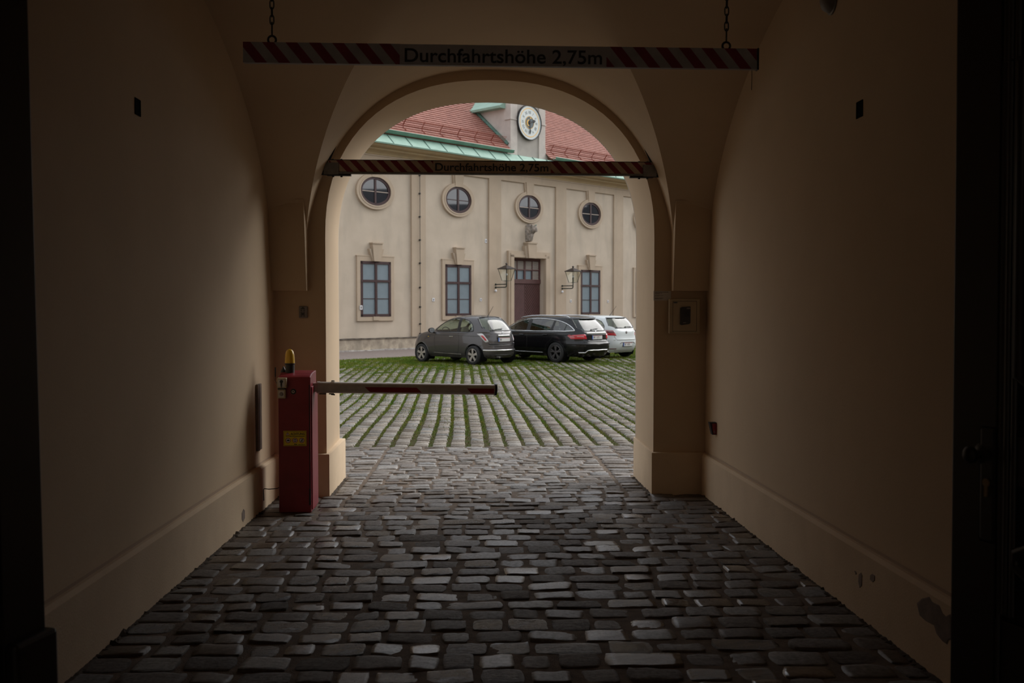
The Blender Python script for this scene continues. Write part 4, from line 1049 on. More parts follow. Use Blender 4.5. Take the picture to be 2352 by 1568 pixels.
c.strip_rear('hatch_handle', M['chrome'], [(-.24, .872), (.24, .872)], .034, .018)
c.strip_rear('rear_window_seal', M['car_trim'], smooth_poly([(-.60, 1.03), (-.52, 1.36), (-.40, 1.43), (.40, 1.43), (.52, 1.36), (.60, 1.03), (0, 1.02)], 1), .018, .0)
c.plate(0, .762, tilt=R(0), off=.016); c.badge(0, .965, .035); c.wiper(-.36, 1.05, .40); c.mirror(1.70, .94, M['car_trim'], .12)
c.interior(1.85, .95, .1, M['seat_pale']); c.antenna(0, .12, 1.455, .10, -.12, .30)
MB().tube([(-.25, -.50, .24), (-.25, -.62, .24)], .03, 10).build('exhaust_pipe', M['steel'], c.t)

# --- black estate ---------------------------------------------------------
pos = to_car(1281, 832.6, .775)
c = Car('estate_car', pos, 'long black estate car with chrome window line, parked between the grey and white cars',
    [(.20, -.80, 3.50, .78, 7), (.32, -.93, 3.62, .86, 6), (.46, -1.0, 3.69, .895, 5.4), (.60, -1.0, 3.68, .905, 5.2), (.68, -.96, 3.64, .905, 5), (.78, -.94, 3.60, .905, 5), (.88, -.925, 3.50, .895, 5),
     (.945, -.90, 3.30, .872, 5), (.975, -.87, 2.62, .845, 5.2), (1.05, -.82, 2.46, .815, 5.2), (1.16, -.74, 2.26, .77, 5.0), (1.28, -.63, 2.02, .715, 4.8),
     (1.365, -.53, 1.80, .665, 4.5), (1.41, -.44, 1.62, .60, 4.2), (1.438, -.30, 1.42, .50, 3.6), (1.452, .0, 1.15, .30, 3), (1.457, .4, .8, .08, 2.2)], None,
    hoodz([(2.4, .975), (2.8, .95), (3.2, .88), (3.5, .78), (3.7, .68)], .96))
c.pale = False
dlo = smooth_poly([(2.28, .975), (2.05, 1.10), (1.80, 1.23), (1.5, 1.325), (1.1, 1.365), (.5, 1.36), (.0, 1.31), (-.35, 1.21), (-.60, 1.06), (-.66, .985), (.8, .975)], 1)
c.body(M['paint_black'], [dlo], smooth_poly([(-.68, 1.0), (-.60, 1.30), (-.54, 1.36), (.54, 1.36), (.60, 1.30), (.68, 1.0), (0, .99)], 1), smooth_poly([(-.74, 1.0), (-.58, 1.36), (.58, 1.36), (.74, 1.0)], 1), (0, 2.84), .365)
for sg in (-1, 1):
    c.strip_side('chrome_window_line', M['chrome'], dlo, .016, .003, True, sg, dens=3)
    for ya, yb in ((1.12, 1.27), (.18, .27), (-.30, -.27)):
        pil = MB(); zt = 1.36 if ya > 0 else 1.24; pil.grid([[c.side(y_ + (.10 if ya < 1 else 0) * (z_ - .98) * -2, z_, .004, sg) for y_ in (ya, yb)] for z_ in [.98 + (zt - .98) * k / 8 for k in range(9)]]); pil.build('door_pillar', M['car_trim'], c.t)
    c.strip_side('door_gap', M['car_trim'], [(2.2, .95), (2.25, .7), (2.2, .4), (2.1, .30), (1.25, .30), (1.2, .6), (1.2, .95)], .005, -.002, False, sg)
    c.strip_side('door_gap', M['car_trim'], [(1.18, .95), (1.18, .32), (.45, .30), (.40, .55), (.1, .80), (.0, .95)], .005, -.002, False, sg)
    c.strip_side('door_handle', M['paint_black'], [(1.32, .86), (1.50, .865)], .016, .022, False, sg); c.strip_side('door_handle', M['paint_black'], [(.32, .87), (.50, .875)], .016, .022, False, sg)
    c.strip_side('sill_trim', M['chrome'], [(2.35, .33), (.55, .31)], .011, .006, False, sg)
    c.strip_side('shoulder_crease', M['paint_black'], [(3.0, .80), (1.5, .83), (0, .86), (-.6, .87)], .014, -.004, False, sg)
    ra = [(x_ * 1.0, y_, z_) for x_, y_, z_ in [(sg * .615, -.38, 1.40), (sg * .60, -.25, 1.445), (sg * .59, .1, 1.468), (sg * .585, .8, 1.472), (sg * .585, 1.25, 1.46), (sg * .60, 1.6, 1.415), (sg * .61, 1.70, 1.385)]]
    MB().tube(ra, .016, 6).build('roof_rail', M['chrome'], c.t, smooth=60)
    for y_ in (0, 2.84):
        c.strip_side('wheel_arch_lip', M['paint_black'], [(y_ + .37 * math.cos(R(-6) + R(192) * k / 16), .30 + .37 * math.sin(R(-6) + R(192) * k / 16)) for k in range(17)], .012, .002, False, sg, dens=2)
        c.wheel(y_, sg, .325, .22, 1.585, M['rim_dark'], 2)
    lam = c.patch_rear('tail_lamp', M['lamp_red'], [(sg * .882, .875), (sg * .50, .905), (sg * .47, .745), (sg * .84, .745)], .02)
    c.patch_rear('bright_lens', M['lamp_white'], [(sg * .85, .835), (sg * .56, .84), (sg * .56, .825), (sg * .85, .822)], .026, parent=lam)
    c.strip_side('tail_lamp_side', M['lamp_red'], [(-.74, .82), (-.62, .845), (-.48, .86)], .032, -.018, False, sg, parent=lam)
c.patch_rear('spoiler', M['paint_black'], [(-.56, 1.415), (.56, 1.415), (.60, 1.365), (-.60, 1.365)], .07)
c.strip_rear('hatch_chrome_bar', M['chrome'], [(-.47, .925), (.47, .925)], .020, .012)
c.strip_rear('hatch_gap', M['car_trim'], [(-.60, .66), (.60, .66)], .014, .0)
c.strip_rear('bumper_edge', M['car_trim'], [(-.86, .60), (-.5, .585), (.5, .585), (.86, .60)], .03, .0)
c.strip_rear('lower_hatch_ledge', M['chrome'], [(-.44, .70), (.44, .70)], .018, .0, .4)
c.strip_rear('bumper_chrome', M['chrome'], [(-.72, .33), (-.55, .33), (-.47, .40), (.47, .40), (.55, .33), (.72, .33)], .016, .01)
c.strip_rear('rear_window_seal', M['car_trim'], smooth_poly([(-.68, 1.0), (-.60, 1.30), (-.54, 1.37), (.54, 1.37), (.60, 1.30), (.68, 1.0), (0, .99)], 1), .014, .0)
c.plate(0, .795, off=.014, txt='W 3172'); c.badge(0, .965, .03); c.wiper(-.18, 1.03, .34); c.mirror(2.12, .965, M['car_trim'], .15)
text_mesh('model_lettering', 'C220d', .055, M['chrome'], c.t, c.rear(-.56, .955, .008), extr=.001) if False else None
c.interior(2.25, 1.25, .3, M['interior'], .38)

# --- white hatchback ------------------------------------------------------
p_ = to_car(1435.5, 819, -.73)
c = Car('hatchback_car', p_, 'white hatchback with red angular tail lamps, farthest right behind the black estate',
    [(.20, -.48, 2.95, .72, 6), (.32, -.60, 3.08, .79, 5), (.46, -.655, 3.14, .825, 4.6), (.60, -.65, 3.13, .838, 4.5), (.74, -.62, 3.08, .84, 4.4), (.88, -.60, 2.95, .832, 4.4),
     (.955, -.575, 2.75, .81, 4.5), (.985, -.55, 2.28, .785, 4.8), (1.06, -.52, 2.12, .765, 4.8), (1.18, -.46, 1.90, .715, 4.6), (1.29, -.38, 1.68, .665, 4.3),
     (1.36, -.30, 1.50, .615, 4.0), (1.41, -.18, 1.30, .54, 3.4), (1.437, .05, 1.10, .40, 3), (1.446, .3, .8, .12, 2.2)], None,
    hoodz([(2.1, .985), (2.4, .95), (2.8, .87), (3.05, .76), (3.15, .66)], .97))
c.pale = True
dlo = smooth_poly([(1.92, .985), (1.70, 1.14), (1.45, 1.27), (1.1, 1.345), (.5, 1.35), (.0, 1.29), (-.20, 1.12), (-.22, 1.0), (.8, .98)], 1)
RP = smooth_poly([(-.66, 1.03), (-.575, 1.31), (-.52, 1.35), (.52, 1.35), (.575, 1.31), (.66, 1.03), (0, 1.02)], 1)
c.body(M['paint_white'], [dlo], RP, smooth_poly([(-.68, 1.02), (-.55, 1.34), (.55, 1.34), (.68, 1.02)], 1), (0, 2.47), .345)
for sg in (-1, 1):
    c.strip_side('window_seal', M['car_trim'], dlo, .012, .0, True, sg, dens=3)
    pil = MB(); pil.grid([[c.side(y_, z_, .004, sg) for y_ in (.85, .98)] for z_ in [.985 + .36 * k / 8 for k in range(9)]]); pil.build('door_pillar', M['car_trim'], c.t)
    c.strip_side('door_gap', M['car_trim'], [(1.85, .96), (1.85, .42), (.95, .3), (.9, .96)], .005, -.002, False, sg)
    for y_ in (0, 2.47): c.wheel(y_, sg, .30, .19, 1.45, M['rim'], 1)
    lam = c.patch_rear('tail_lamp', M['lamp_red'], [(sg * .825, .965), (sg * .56, .945), (sg * .50, .765), (sg * .80, .785)], .02)
    c.patch_rear('dark_lens', M['lamp_dark'], [(sg * .75, .95), (sg * .56, .94), (sg * .53, .845), (sg * .74, .85)], .026, parent=lam)
    c.patch_rear('bumper_reflector', M['lamp_dark'], [(sg * .72, .345), (sg * .50, .345), (sg * .50, .315), (sg * .70, .315)], .012)
c.strip_rear('roof_spoiler', M['car_trim'], [(-.54, 1.362), (.54, 1.362)], .02, .02)
c.strip_rear('rear_window_seal', M['car_trim'], RP, .016, .0)
c.strip_rear('hatch_gap', M['grey_plastic'], [(-.60, .955), (-.56, .70), (-.50, .62), (.50, .62), (.56, .70), (.60, .955)], .006, .0)
c.strip_rear('plate_recess_edge', M['grey_plastic'], [(-.40, .50), (-.33, .545), (.33, .545), (.40, .50)], .014, .002)
c.strip_rear('bumper_crease', M['paint_white'], [(-.78, .64), (.78, .64)], .02, .0)
c.strip_rear('lower_bumper_crease', M['grey_plastic'], [(-.70, .27), (.70, .27)], .012, .0)
c.plate(0, .47, off=.01, txt='W 4078'); c.badge(0, .875, .05, M['grey_plastic']); c.wiper(.02, 1.06, .34, .01); c.mirror(1.9, .97, M['car_trim'], .14)
c.interior(1.95, 1.0, .15, M['interior']); c.antenna(0, .1, 1.435, .14, -.16, .32)

# ---------------------------------------------------------------- door leaves
def leaf(name, hinge, free, h, face_sg):
    # leaf as a local frame: x from hinge to free edge, y = thickness
    hx, hy = hinge; fx, fy = free; L_ = math.hypot(fx - hx, fy - hy); a = math.atan2(fy - hy, fx - hx)
    t = empty(name, (hx, hy, gz(hy)), a); struct(t)
    yf = face_sg                       # +1: the seen face is on local +y
    def bx(x0, x1, d, z0, z1, b=0): return (x0, x1, min(yf * .0, yf * d), max(yf * 0, yf * d), z0, z1, b)
    m = MB(); m.box(0, L_, -.03, .03, .02, h); m.build('leaf_panel', M['black_wood'], t)
    f = MB()
    f.box(L_ - .17, L_, *sorted((yf * .03, yf * .055)), .02, h, .004); f.box(0, .12, *sorted((yf * .03, yf * .055)), .02, h, .004)
    for z in (.02, 1.02, 2.35, h - .2): f.box(0, L_, *sorted((yf * .03, yf * .053)), z, z + (.62 if z < .1 else .14), .004)
    f.build('rail_frame', M['black_wood'], t)
    mo = MB()
    for (z0, z1) in ((.70, .96), (1.22, 2.29), (2.56, h - .25)):
        x0, x1 = .20, L_ - .24
        r = .05
        loop = [(x0, z0), (x1 - .12, z0), (x1 - .10, z0 + .05), (x1, z0 + .10), (x1, z1 - .12), (x1 - .08, z1 - .08), (x1 - .12, z1), (x0, z1)]
        mo.tube([(x, yf * .052, z) for x, z in loop], .014, 8, closed=True); mo.tube([(x + (.04 if x < L_ / 2 else -.04), yf * .046, z + (.04 if z < (z0 + z1) / 2 else -.04)) for x, z in loop], .009, 6, closed=True)
    for dx in (.19, .205, .23): mo.tube([(L_ - dx, yf * .055, .66), (L_ - dx, yf * .055, h)], .008, 6)
    mo.build('panel_moulding', M['black_wood'], t, smooth=60)
    return t, L_
door_1, L1 = leaf('door_1', (-1.68, 1.45), (-1.303, 2.9), 3.2, -1); door_1.rotation_euler.x = R(-.7)
MB().box(L1 - .16, L1 + .012, -.088, .035, .02, .585, .012).build('kick_block', M['black_wood'], door_1)
MB().box(L1 - .012, L1 + .004, -.032, .032, .02, 3.2, .004).build('edge_strip', M['black_wood'], door_1)
door_2, L2 = leaf('door_2', (1.86, 1.50), (1.452, 2.9), 3.2, 1); door_2.rotation_euler.x = R(-.4)
# lock, knob and keyhole on the right leaf
def on_leaf(px, py):                     # point of the right leaf's seen face behind a photo position, in leaf coordinates
    r = ray(px, py); hx, hy = 1.86, 1.50; dx, dy = 1.452 - hx, 2.9 - hy; l = math.hypot(dx, dy); n = Vector((-dy, dx, 0)) / l
    o = Vector((hx, hy, 0)) + n * .055; t_ = (o - CAM).dot(n) / r.dot(n); p = CAM + r * t_; q = p - Vector((hx, hy, 0)); return (q.x * dx + q.y * dy) / l, p.z - gz(hy)
kx, kz = on_leaf(2262, 1042)
kb = MB().lathe([(0, .055), (.034, .055), (.026, .062), (.012, .068), (.012, .078), (.022, .090), (.024, .104), (.014, .114), (0, .116)], 20, (kx, 0, kz), 'y', False); kb.build('door_knob', M['black_iron'], door_2, smooth=50)
x2, z2 = on_leaf(2275, 1115)
MB().box(x2 - .03, x2 + .03, .05, .062, z2 - .16, kz + .08, .01).build('lock_plate', M['black_iron'], door_2)
ky = MB().lathe([(0, .066), (.012, .066), (.012, .06)], 12, (x2, 0, z2 + .01), 'y', False); ky.box(x2 - .005, x2 + .005, .06, .066, z2 - .03, z2); ky.build('keyhole_cylinder', M['alu_dark'], door_2)
bx_ = MB(); bx_.tube([(L2 - .185, .057, .02), (L2 - .185, .057, 2.18), (0, .057, 2.18)], .006, 6); bx_.build('wicket_gap', M['black_iron'], door_2)

# ---------------------------------------------------------------- height bars
M['bar1_stripe'] = stripes('red_white_stripe_film', .1125, (.52, .50, .50), (.30, .022, .04), .82)
M['bar_white'] = mat('dull_white_film', (.50, .48, .48), .55, var=.2, vs=9)
M['bar2_stripe'] = stripes('red_beige_stripe_film', .1125, (.60, .47, .34), (.26, .016, .03), .95, phase=.03)
M['bar2_white'] = mat('dull_beige_film', (.52, .39, .28), .6, var=.25, vs=9)
def text_fit(name, body, m, parent, x0, x1, zc, y, caph):
    o = text_mesh(name, body, 1, m, parent, (0, 0, 0), extr=.001, bold=.012)
    xs = [v.co.x for v in o.data.vertices]; ys = [v.co.y for v in o.data.vertices]
    # cap height of D
    s = caph / .73
    wdt = (max(xs) - min(xs)) * s; o.scale = (s * (x1 - x0) / wdt, s, 1); o.location = (x0 - min(xs) * o.scale.x, y, zc - caph / 2)
    return o
xa, xb = -1.144, 1.363; zc = 2.845; hh = .05
b1 = empty('height_limit_bar', (0, 4.9, 2.845), 0, 'red and white striped height limit board hanging on two chains under the vault', 'sign')
b1.rotation_euler = (0, R(.3), 0)
MB().box(xa, xb, .0, .03, -hh, hh, .003).build('board', M['bar_white'], b1)
MB().box(xa, -.389, -.003, 0, -hh + .001, hh - .001).build('striped_film', M['bar1_stripe'], b1)
MB().box(.619, xb - .004, -.003, 0, -hh + .001, hh - .001).build('striped_film', M['bar1_stripe'], b1)
text_fit('lettering', 'Durchfahrtshöhe 2,75m', M['black_print'], b1, -.365, .597, -.002, -.003, .068)
MB().box(xb, xb + .008, -.005, .034, -hh - .003, hh + .003, .002).build('end_cap', M['black_iron'], b1)
for xx in (-1.008, 1.212):
    ch = MB(); z = .068
    u = abs(xx - CXA) / HA; ztop = zA(u) - 2.845 - .0
    eye = MB(); eye.tube([(xx + .019 * math.cos(2 * PI * k / 20), .015, .064 + .019 * math.sin(2 * PI * k / 20)) for k in range(20)], .0055, 8, closed=True); eye.build('eye_bolt', M['chain'], b1, smooth=60)
    MB().tube([(xx, .015, .078), (xx, .015, .150)], .004, 8).build('hook', M['chain'], b1)
    z = .16; k = 0
    while z < ztop + .02:
        P = []
        for q in range(16):
            a = 2 * PI * q / 16; lx, lz = .0095 * math.cos(a), .017 * math.sin(a) + (.006 if math.sin(a) > 0 else -.006)
            P.append((xx + (lx if k % 2 == 0 else 0), .015 + (0 if k % 2 == 0 else lx), z + lz))
        ch.tube(P, .0032, 6, closed=True); z += .037; k += 1
    ch.build('chain', M['chain'], b1, smooth=60)
b2 = empty('height_limit_bar', (0, 8.42, 2.785), 0, 'striped height limit board fixed across the archway on steel brackets', 'sign'); b2.rotation_euler = (0, R(.16), 0)
MB().box(-1.27, 1.46, 0, .03, -.045, .052, .002).build('board', M['bar2_white'], b2)
MB().box(-1.262, -.392, -.003, 0, -.044, .051).build('striped_film', M['bar2_stripe'], b2); MB().box(.596, 1.452, -.003, 0, -.044, .051).build('striped_film', M['bar2_stripe'], b2)
text_fit('lettering', 'Durchfahrtshöhe 2,75m', M['black_print'], b2, -.375, .575, .003, -.003, .066)
MB().box(-1.27, 1.46, -.008, .035, -.062, -.046, .002).build('lower_channel', M['steel'], b2)
MB().tube([(-1.27, 0, .054), (1.46, 0, .054)], .0035, 6).build('top_edge', M['black_iron'], b2)
for sg, xe, xi in ((-1, -1.30, -1.18), (1, 1.485, 1.375)):
    t = empty('mounting_bracket', (0, 0, 0), parent=b2)
    MB().box(min(xe + sg * .005, xi) , max(xe + sg * .005, xi), -.014, -.004, -.068, .030, .002).build('clamp_plate', M['steel'], t)
    st = MB(); xo = xe + sg * .03
    st.tube([(xo, .015, -.062), (xe - sg * .04, .01, .06), (xe - sg * .105, .03, .215)], .011, 6)
    st.tube([(xe - sg * .02, .02, -.05), (xe - sg * .06, .02, .06)], .008, 6)
    st.tube([(xo, .015, -.062), (xe - sg * .10, .01, -.066)], .011, 6)
    st.build('strut', M['black_iron'], t)
    MB().box(min(xe - sg * .02, xe - sg * .22), max(xe - sg * .02, xe - sg * .22), -.004, .04, -.078, -.063, .002).build('foot_plate', M['black_iron'], t)
    bo = MB()
    for xx in (.07, .14): bo.lathe([(0, -.088), (.009, -.088), (.011, -.078)], 8, (xe - sg * xx, .012, 0)); bo.lathe([(.008, .052), (.009, .062), (0, .062)], 8, (xe - sg * xx, .012, 0))
    bo.build('bolt', M['black_iron'], t)

# ---------------------------------------------------------------- barrier
bg = empty('parking_barrier', (-1.44, 7.9, gz(7.9)), 0, 'dark red barrier post with warning sign and half-width aluminium boom', 'barrier')
zb = gz(7.9)
def lz(z): return z - zb
hs = MB(); x0, x1, y0, y1 = -.130, .120, -.13, .145
prof = [(y0, .0), (y0, 1.060), (y0 + .03, 1.072), (y0 + .10, 1.086), (y0 + .20, 1.094), (y1, 1.096), (y1, 0)]
hs.prism(prof, x0, x1, 'yz'); h_ = hs.build('housing', M['red_box'], bg)
bv = h_.modifiers.new('bevel', 'BEVEL'); bv.width = .006; bv.segments = 2
MB().box(x1 - .003, x1 + .010, y0 + .016, y1 + .01, .02, .985, .006).build('service_door', M['red_box'], bg)
MB().box(x1 - .012, x1 - .006, y0 - .0015, y0 + .003, .12, 1.0).build('door_gap', M['black_iron'], bg)
MB().box(x1 - .016, x1 - .002, y0 - .004, y0 + .003, .06, .19).build('hinge', M['black_iron'], bg)
lk = MB().lathe([(0, -.006), (.010, -.008), (.013, -.004), (.022, -.003), (.022, 0)], 18, (-.012, y0, .948), 'y', False); lk.build('lock', M['black_iron'], bg, smooth=40)
MB().lathe([(.006, -.0085), (.011, -.0085), (.011, -.007)], 16, (-.012, y0, .948), 'y', False).build('lock_ring', M['alu'], bg)
def switch(xc, zc, w, h, d, name, kind):
    t = empty(name, (xc, y0, zc), 0, parent=bg)
    MB().box(-w / 2, w / 2, -d, 0, -h / 2, h / 2, .004).build('switch_box', M['beige_metal'], t)
    MB().box(-w / 2 + .010, w / 2 - .010, -d - .003, -d + .001, -h / 2 + .010, h / 2 - .010, .001).build('face_plate', M['white_sign'], t)
    k = MB()
    if kind: k.lathe([(0, -.008), (.012, -.007), (.013, 0)], 16, (0, -d - .002, .012), 'y', False); k.box(-.006, .006, -d - .008, -d, -.022, .01); k.lathe([(0, -.006), (.005, -.006), (.005, 0)], 10, (0, -d - .002, -.029), 'y', False)
    else: k.lathe([(0, -.010), (.012, -.008), (.016, 0)], 16, (0, -d - .002, 0), 'y', False)
    k.build('key_cylinder', M['grey_plastic'] if not kind else M['dark_plastic'], t)
switch(-.094, 1.018, .072, .078, .05, 'key_switch', 1); switch(-.098, .932, .062, .070, .035, 'push_switch', 0)
MB().box(-.128, -.072, y0 - .03, y0, .965, .980, .003).build('switch_link', M['dark_plastic'], bg)
bc = empty('beacon', (-.062, .0, 1.088), 0, parent=bg)
MB().lathe([(.0, -.02), (.036, -.02), (.036, .062), (.041, .066), (.041, .074), (0, .074)], 24).build('beacon_base', M['dark_plastic'], bc, smooth=40)
dome = MB().lathe([(.038, .074), (.037, .10), (.034, .14), (.029, .165), (.018, .180), (0, .186)], 26, cap=False)
dome.v = [(x * (1 + .03 * math.cos(9 * math.atan2(y, x))), y * (1 + .03 * math.cos(9 * math.atan2(y, x))), z) for x, y, z in dome.v]; dome.build('beacon_dome', M['amber'], bc, smooth=50)
MB().lathe([(.026, 0), (.022, .018), (.010, .034), (.003, .050), (0, .052)], 16, (-.118, .03, 1.086)).build('cable_gland', M['dark_plastic'], bg, smooth=50)
MB().tube([(-.172, -.02, 1.13), (-.173, -.02, 1.055)], .0045, 8).build('antenna', M['cable'], bg)
MB().tube([(-.173, -.02, 1.06), (-.173, -.03, 1.03), (-.150, -.08, 1.01), (-.135, -.12, .985)], .0025, 6).build('antenna_lead', M['cable'], bg)
# warning sign
sg_ = empty('warning_sign', (-.002, y0 - .002, .583), 0, parent=bg); w, h = .178, .118
def flat(mb, pts, y=-.0016): return mb.prism(pts, y, y + .0008)
MB().box(-w / 2, w / 2, -.001, .002, -h / 2, h / 2).build('sign_plate', M['yellow_sign'], sg_)
fr = MB()
for q in ((-w / 2 + .004, w / 2 - .004, h / 2 - .006, h / 2 - .004), (-w / 2 + .004, w / 2 - .004, -h / 2 + .004, -h / 2 + .006), (-w / 2 + .004, -w / 2 + .006, -h / 2 + .004, h / 2 - .004), (w / 2 - .006, w / 2 - .004, -h / 2 + .004, h / 2 - .004)): fr.box(q[0], q[1], -.0018, -.001, q[2], q[3])
fr.build('border_line', M['black_print'], sg_)
text_fit('lettering', 'ACHTUNG', M['black_print'], sg_, -.034, .076, .036, -.0018, .018)
text_fit('lettering', 'AUTOMATISCHE SCHRANKE', M['black_print'], sg_, -.072, .076, .017, -.0018, .006)
mk = MB()
for a, b_ in ((-.006, .003), (.004, .013), (.014, .017), (.026, .034), (.035, .043), (.045, .052), (.054, .064), (.066, .076)): mk.box(a, b_, -.0018, -.001, -.050, -.046 + (.002 if a < .02 else 0))
mk.build('small_print', M['black_print'], sg_)
MB().prism([(-.073, .024), (-.039, .024), (-.056, .051)], -.0018, -.001).build('warning_triangle', M['red_sign'], sg_)
MB().prism([(-.068, .027), (-.044, .027), (-.056, .046)], -.0024, -.0018).build('triangle_field', M['white_sign'], sg_)
ex = MB(); ex.box(-.0572, -.0548, -.003, -.0024, .032, .042); ex.box(-.0572, -.0548, -.003, -.0024, .0285, .0305); ex.build('exclamation_mark', M['black_print'], sg_)
for k, xx in enumerate((-.053, .001, .053)):
    MB().lathe([(0, -.0018), (.0205, -.0018), (.0205, -.001)], 28, (xx, 0, -.016), 'y', False).build('prohibition_ring', M['red_sign'], sg_)
    MB().lathe([(0, -.0024), (.0162, -.0024), (.0162, -.0018)], 28, (xx, 0, -.016), 'y', False).build('ring_field', M['white_sign'], sg_)
    ic = MB()
    if k == 0: ic.prism([(xx - .011, -.021), (xx + .012, -.021), (xx + .012, -.015), (xx + .005, -.009), (xx - .003, -.009), (xx - .011, -.017)], -.003, -.0024)
    elif k == 1: ic.box(xx - .016, xx + .016, -.003, -.0024, -.0165, -.0145); ic.box(xx - .008, xx + .008, -.003, -.0024, -.0115, -.0065); ic.box(xx - .008, xx + .008, -.003, -.0024, -.026, -.021)
    else:
        ic.lathe([(0, -.003), (.003, -.003), (.003, -.0024)], 12, (xx + .002, 0, -.006), 'y', False); ic.prism([(xx - .003, -.010), (xx + .005, -.009), (xx + .004, -.019), (xx + .007, -.029), (xx + .003, -.029), (xx, -.021), (xx - .005, -.028), (xx - .008, -.026), (xx - .002, -.018)], -.003, -.0024)
        ic.prism([(xx - .012, -.0265), (xx - .010, -.0285), (xx + .012, -.0055), (xx + .010, -.0035)], -.0034, -.003)
    ic.build('pictogram', M['black_print'], sg_)
# boom
bm_ = empty('boom', (.128, .02, lz(.978)), 0, parent=bg)
pA, pB = Vector((.035, .0, 0)), Vector((1.44 - .0, .38, -.055))
dirb = (pB - pA).normalized()
def boom_section(r): return [(r[0] * math.cos(2 * PI * k / 20), r[1] * math.copysign(abs(math.sin(2 * PI * k / 20)) ** .75, math.sin(2 * PI * k / 20))) for k in range(20)]
nrm = Vector((-dirb.y, dirb.x, 0)).normalized(); upv = dirb.cross(nrm) * -1; upv = upv if upv.z > 0 else -upv
def bpt(t, a, b): q = pA + (pB - pA) * t; return q + nrm * a + upv * b
rows = []
for t in (0, .5, 1): rows.append([bpt(t, a, b) for a, b in boom_section((.03, .045 - .001 * t))] )
for r_ in rows: r_.append(r_[0])
MB().grid(rows).build('boom_tube', M['alu'], bm_, smooth=60)
def cap(t0, t1, s, name, m_):
    rows = []
    for t, k in ((t0, s), (t1, s), (t1 + .004, s * .6)): rows.append([bpt(t, a * k, b * k) for a, b in boom_section((.031, .046))])
    for r_ in rows: r_.append(r_[0])
    mb = MB().grid(rows); mb.add(rows[-1][:-1], [tuple(range(20))]); mb.add(rows[0][:-1], [tuple(range(20))]); mb.build(name, m_, bm_, smooth=40)
cap(.992, 1.004, 1.08, 'end_cap', M['dark_plastic']); cap(-.012, .004, 1.03, 'boom_collar', M['alu'])
def reflect(t0, t1, sk0, sk1, name):
    lo, hi = -.030, .010; yy = -.0300
    q = [(t0, hi), (t1 - sk1, hi), (t1, lo), (t0 + sk0, lo)]
    rows = [[bpt(a[0] + (b_[0] - a[0]) * k / 10, yy - .0008, a[1]) for k in range(11)] for a, b_ in ((q[0], q[1]), (q[3], q[2]))]
    rows2 = [[p - nrm * .0012 for p in r_] for r_ in rows]
    MB().grid(rows2).grid([rows[0], rows2[0]]).grid([rows[1], rows2[1]]).build(name, M['red_box'], bm_)
reflect(.245, .565, .03, .03, 'reflective_strip'); reflect(.825, .985, .025, 0, 'reflective_strip')
MB().box(-.012, .045, -.022, .022, -.035, .035, .004).build('boom_bracket', M['alu'], bm_)
bo = MB()
for t in (.02, .075): bo.box(bpt(t, 0, 0).x - .028, bpt(t, 0, 0).x + .028 if t < .05 else bpt(t, 0, 0).x + .012, -.008, .008, -.056, -.048, .001)
bo.lathe([(.0, .044), (.016, .044), (.012, .052), (0, .052)], 12, (bpt(.075, 0, 0).x, bpt(.075, 0, 0).y, 0)); bo.tube([(bpt(.075, 0, 0).x - .014, 0.02, -.058), (bpt(.075, 0, 0).x + .014, 0.03, -.062)], .006, 6); bo.build('boom_bolt', M['black_iron'], bm_)
cbp = [on_x(605, 1122, SL + .006), on_x(606, 1140, SL + .006)]
zc_ = cbp[0].z
cable = MB().tube([(SL + .006, cbp[1].y, gz(7.8) + .08), (SL + .006, cbp[0].y, zc_ - .01), (SL + .012, cbp[0].y + .004, zc_), (SL + .05, cbp[0].y, zc_ - .004), (SL + .11, cbp[0].y + .02, zc_ - .002), (-1.5715, cbp[0].y + .06, zc_ + .010)], .0035, 8).build('cable', M['cable'], None, smooth=60)
tag(cable, 'thin black cable from the left skirting to the barrier post', 'cable')

# ---------------------------------------------------------------- things on the passage walls
def box_thing(name, label, cat, loc, rz=0): return empty(name, loc, rz, label, cat)
# reflective board on the left wall
t = box_thing('wall_strip', 'narrow vertical grey-brown board on the left wall beside the barrier', 'board', (XL, 7.86, .75))
MB().box(0, .02, -.065, .065, -.26, .26, .003).build('board', M['rust'], t); MB().box(0, .022, -.03, -.02, -.262, .262, .001).build('board_edge', M['dark_plastic'], t)
# socket / intercom on the left pier
t = box_thing('intercom', 'small grey intercom box with dark buttons on the left pier', 'intercom', (-1.498, YE, 1.57))
MB().box(-.036, .036, -.022, 0, -.050, .050, .006).build('housing', M['grey_plastic'], t)
k = MB()
for zz in (.028, .012, -.006, -.018, -.032):
    for xx in (-.014, .010): k.box(xx - .004, xx + .004, -.026, -.021, zz - .004, zz + .004)
k.box(-.008, .005, -.027, -.021, .026, .042); k.box(-.009, .006, -.027, -.021, -.026, -.006); k.build('button', M['dark_plastic'], t)
# notice and key safe on the right pier
p0, p1 = on_y(1501, 668, YE), on_y(1541, 690, YE)
t = box_thing('notice_plate', 'small lettered notice plate on the right pier above the key cabinet', 'sign', ((p0.x + p1.x) / 2, YE, (p0.z + p1.z) / 2))
w, h = (p1.x - p0.x), (p0.z - p1.z)
MB().box(-w / 2, w / 2, -.006, 0, -h / 2, h / 2, .001).build('plate', M['white_sign'], t)
ln = MB()
for zz, L_, th in ((.030, .86, .0022), (.021, .42, .0012), (.016, .28, .0012), (.003, .54, .0012), (-.003, .26, .0012), (-.020, .56, .0018), (-.027, .40, .0012)):
    x = -w / 2 + .012
    while x < -w / 2 + .012 + (w - .024) * L_: l = random.uniform(.004, .014); ln.box(x, x + l, -.0068, -.006, zz - th, zz + th); x += l + .002
ln.build('fine_print', M['dark_plastic'], t)
p0, p1 = on_y(1537, 686, 8.44), on_y(1607, 766, 8.44)
